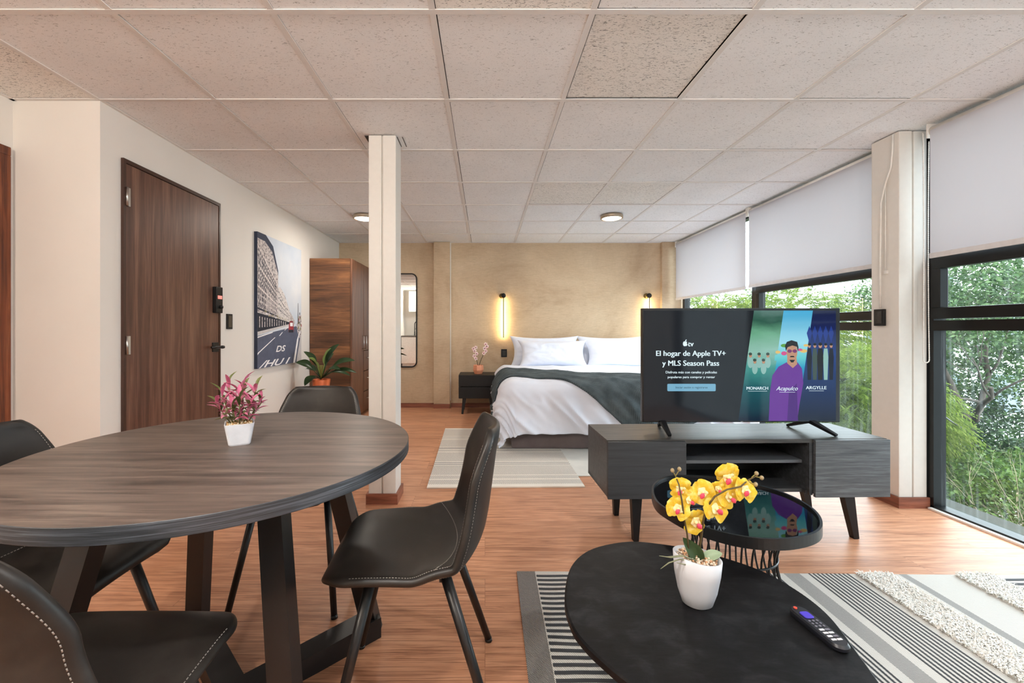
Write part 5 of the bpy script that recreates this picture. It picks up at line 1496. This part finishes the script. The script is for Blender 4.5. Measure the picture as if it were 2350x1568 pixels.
for i in range(5): b = MB(); b.box(4.2 + 2.1 * i, 5.4 + 2.1 * i, 26.95, 27.02, -.4, .9); b.build('window', plain('blue_panes_%d' % i, srgb(120, 134, 150), .2), b2, world=True)

def leaves(b, r, n, blobs, ln, wd, mi=0, droop=.3, dirs=None, holes=.0):
    """n leaves scattered in the shells of the blobs (cx, cy, cz, rx, ry, rz), joined by islands"""
    vs, fs = [], []
    wts = [q[3] * q[4] * q[5] for q in blobs]; tot = sum(wts)
    for q, w_ in zip(blobs, wts):
        for _ in range(int(n * w_ / tot)):
            while True:
                x, y, z = r.uniform(-1, 1), r.uniform(-1, 1), r.uniform(-1, 1); rr0 = x * x + y * y + z * z
                if .12 < rr0 < 1: break
            k = 1 + .35 * noise.noise(Vector((x * 2.2 + q[0], y * 2.2, z * 2.2)))
            p = Vector((q[0] + x * q[3] * k, q[1] + y * q[4] * k, q[2] + z * q[5] * k))
            if noise.noise(p * 1.7) < holes - .5: continue
            a = r.uniform(0, 2 * pi); el = r.uniform(-.9, .7) - droop; l = ln * r.uniform(.6, 1.2); w2 = wd * r.uniform(.7, 1.2)
            d = Vector((cos(a) * cos(el), sin(a) * cos(el), sin(el))); s_ = d.cross(Vector((r.uniform(-1, 1), r.uniform(-1, 1), r.uniform(-.6, .9)))).normalized()
            o_ = len(vs); m_ = p + d * l * .5 + Vector((0, 0, l * .06)); vs += [p, m_ + s_ * w2 * .5, p + d * l, m_ - s_ * w2 * .5]; fs.append((o_, o_ + 1, o_ + 2, o_ + 3))
    b.add(vs, fs, mi)
def fronds(b, r, n, blobs, ln, lw, pairs=9, mi=0):
    """feathery fronds: a midrib carrying pairs of thin leaflets"""
    vs, fs = [], []
    wts = [q[3] * q[4] * q[5] for q in blobs]; tot = sum(wts)
    for q, w_ in zip(blobs, wts):
        for _ in range(int(n * w_ / tot)):
            while True:
                x, y, z = r.uniform(-1, 1), r.uniform(-1, 1), r.uniform(-1, 1); rr0 = x * x + y * y + z * z
                if .2 < rr0 < 1: break
            p = Vector((q[0] + x * q[3], q[1] + y * q[4], q[2] + z * q[5])); out = Vector((x, y, z * .4)).normalized()
            d = (out + Vector((r.uniform(-.5, .5), r.uniform(-.5, .5), r.uniform(-.2, .4)))).normalized(); s_ = d.cross(Vector((0, 0, 1))).normalized(); L0 = ln * r.uniform(.6, 1.2)
            for k in range(pairs):
                t = (k + 1) / pairs; c = p + d * L0 * t - Vector((0, 0, .6 * L0 * t * t)); l2 = L0 * .24 * sin(pi * (t * .8 + .15))
                for sg in (-1, 1):
                    e = c + s_ * sg * l2 * .7 + d * l2 * .5 - Vector((0, 0, l2 * .85)); o_ = len(vs); h = (d + Vector((0, 0, .5))).normalized() * lw
                    vs += [c - h * .5, (c + e) / 2 - h * .6, e, (c + e) / 2 + h * .6]; fs.append((o_, o_ + 1, o_ + 2, o_ + 3))
    b.add(vs, fs, mi)
def branch(b, p, d, l, r0, depth, rnd, spread=.6):
    p = Vector(p); d = Vector(d).normalized(); pts = [p]; rs = [r0]
    for k in range(5):
        d = (d + Vector((rnd.uniform(-.25, .25), rnd.uniform(-.25, .25), rnd.uniform(-.12, .18)))).normalized(); pts.append(pts[-1] + d * l / 5); rs.append(r0 * (1 - .11 * (k + 1)))
    b.tube(pts, rs, 7)
    if depth > 0:
        for k in range(3):
            i = rnd.choice([2, 3, 4, 5]); nd = (d + Vector((rnd.uniform(-1, 1), rnd.uniform(-1, 1), rnd.uniform(-.3, .7))) * spread).normalized(); branch(b, pts[i], nd, l * .68, rs[i] * .62, depth - 1, rnd, spread)
G = lambda *c: [tuple(q * .36 for q in srgb(*x)[:3]) + (1,) for x in c]   # leaves reflect little light
M_T1 = mat_leaf('bright_feathery_leaves', G((84, 116, 40), (142, 172, 66), (196, 214, 104)), .55, .35, .8)
M_T2 = mat_leaf('grey_green_leaves', G((56, 88, 54), (96, 134, 78), (150, 182, 116)), .5, .3, .8)
M_T3 = mat_leaf('fresh_green_leaves', G((54, 88, 34), (98, 138, 50), (150, 186, 84)), .5, .35, .9)
M_T4 = mat_leaf('deep_green_leaves', G((32, 58, 38), (62, 98, 54), (112, 150, 80)), .45, .25, .9)
M_BARK = plain('dark_bark', srgb(66, 58, 50), .9, nscale=8, namp=.3); M_TWIG = plain('pale_bark', srgb(150, 134, 112), .9)
TG = 'trees and bushes outside the windows'
def tree(name, label, base, trunk, blobs, n, ln, wd, mat, seed, style='leaf', bark=None, holes=0, d0=(0, 0, 1), depth=3, tl=1.6, cat='tree'):
    r = random.Random(seed); t = thing(name, label, cat, base, 0, TG)
    b = MB(); b.tube([base, (base[0] + .05, base[1], trunk[2] * .5 + base[2] * .5), trunk[:3]], [trunk[3] * 1.5, trunk[3] * 1.2, trunk[3]], 10)
    for k in range(3): branch(b, trunk[:3], (d0[0] + r.uniform(-.8, .8), d0[1] + r.uniform(-.8, .8), d0[2] * .7), tl, trunk[3] * .7, depth, r)
    b.build('trunk', bark or M_BARK, t, world=True)
    b = MB()
    if style == 'leaf': leaves(b, r, n, blobs, ln, wd, holes=holes)
    else: fronds(b, r, n, blobs, ln, wd)
    f = b.build('foliage', mat, t, world=True); f['kind'] = 'stuff'
    return t
tree('feathery_tree', 'bright feathery tree outside, in front of the window behind the television', (6.2, 8.6, GZ), (6.2, 8.6, -1.0, .10), [(6.0, 8.6, .4, 2.1, 1.7, 1.5), (7.0, 8.2, -1.2, 1.6, 1.5, 1.3), (5.0, 9.6, .8, 1.4, 1.4, 1.0)], 9000, .42, .016, M_T1, 1, 'frond')
tree('feathery_tree', 'pale feathery bush outside right of the television, low behind the stand', (5.3, 6.2, GZ), (5.3, 6.2, -1.6, .05), [(5.55, 6.3, -.15, 1.0, 1.0, .95), (4.9, 6.5, -1.0, .9, 1.0, .8)], 7000, .34, .013, M_T1, 2, 'frond', tl=.9, depth=2)
tree('leafy_tree', 'tall grey green tree outside the far window behind the feathery one', (5.0, 13.5, GZ), (5.0, 13.5, -.6, .14), [(5.6, 13.5, 1.3, 2.2, 1.6, 1.7), (8.2, 13.0, .6, 1.8, 1.6, 1.6)], 16000, .13, .055, M_T2, 3)
tree('leafy_tree', 'spreading tree with dark curved branches outside the right window', (8.6, 7.3, GZ), (8.4, 7.2, -.55, .075), [(8.9, 7.6, 1.75, 1.9, 1.5, .75), (7.9, 6.8, 1.15, 1.0, 1.0, .45), (9.3, 8.0, .2, 1.3, 1.0, .5), (10.6, 8.3, 1.2, 1.2, 1.2, 1.0)], 30000, .085, .040, M_T2, 4, d0=(-.3, -.2, .9), holes=.12, depth=4, tl=1.7)
tree('leafy_bush', 'dense grey green bush filling the middle of the right window', (8.5, 6.9, GZ), (8.5, 6.9, -2.4, .06), [(8.2, 6.9, -1.2, 1.3, 1.1, .75), (9.7, 7.8, -.9, 1.4, 1.2, .85), (7.2, 6.9, -1.6, .8, .8, .7)], 24000, .075, .036, M_T4, 5, tl=.9, depth=3, cat='bush')
tree('leafy_bush', 'fresh green bush with pale twigs low in the right window', (6.0, 4.9, GZ), (6.0, 4.9, -2.2, .04), [(6.0, 4.9, -1.05, .95, .75, .60), (6.9, 5.5, -1.1, .8, .7, .65), (5.2, 4.75, -1.35, .5, .5, .5)], 17000, .062, .034, M_T3, 6, bark=M_TWIG, holes=.1, tl=1.0, depth=4, cat='bush')
tree('leafy_bush', 'small bush beside the garden wall at the bottom of the right window', (5.2, 3.75, GZ), (5.2, 3.75, -2.0, .03), [(5.25, 3.8, -1.25, .6, .5, .5), (3.85, 3.3, -1.0, .45, .6, .42), (3.85, 4.4, -.95, .45, .8, .45), (3.9, 2.2, -1.05, .4, .7, .4)], 16000, .055, .03, M_T3, 7, bark=M_TWIG, tl=.6, cat='bush')
b = MB(); b.tube([(11, 6.5, GZ), (11, 6.5, GZ + 0)], .01) if False else None
for (a, c) in (((3.4, 6.4, 1.42), (7.2, 7.5, -.1)), ((4.2, 3.9, .35), (9.5, 8.0, -.9))):
    b = MB(); pts = [Vector(a).lerp(Vector(c), k / 10) - Vector((0, 0, .06 * sin(pi * k / 10))) for k in range(11)]; b.tube(pts, .009, 6)
    o = b.build('overhead_cable', M_BLACK); tag(o, 'thin black cable slanting down outside %s' % ('behind the television' if a[0] < 4 else 'across the right window'), 'cable')
b = MB(); b.tube([(9.6, 8.6, GZ), (9.6, 8.6, 2.2)], .07, 12); tag(b.build('street_pole', plain('green_grey_pole', srgb(88, 108, 100), .6)), 'grey green upright pole among the branches outside the right window', 'pole')
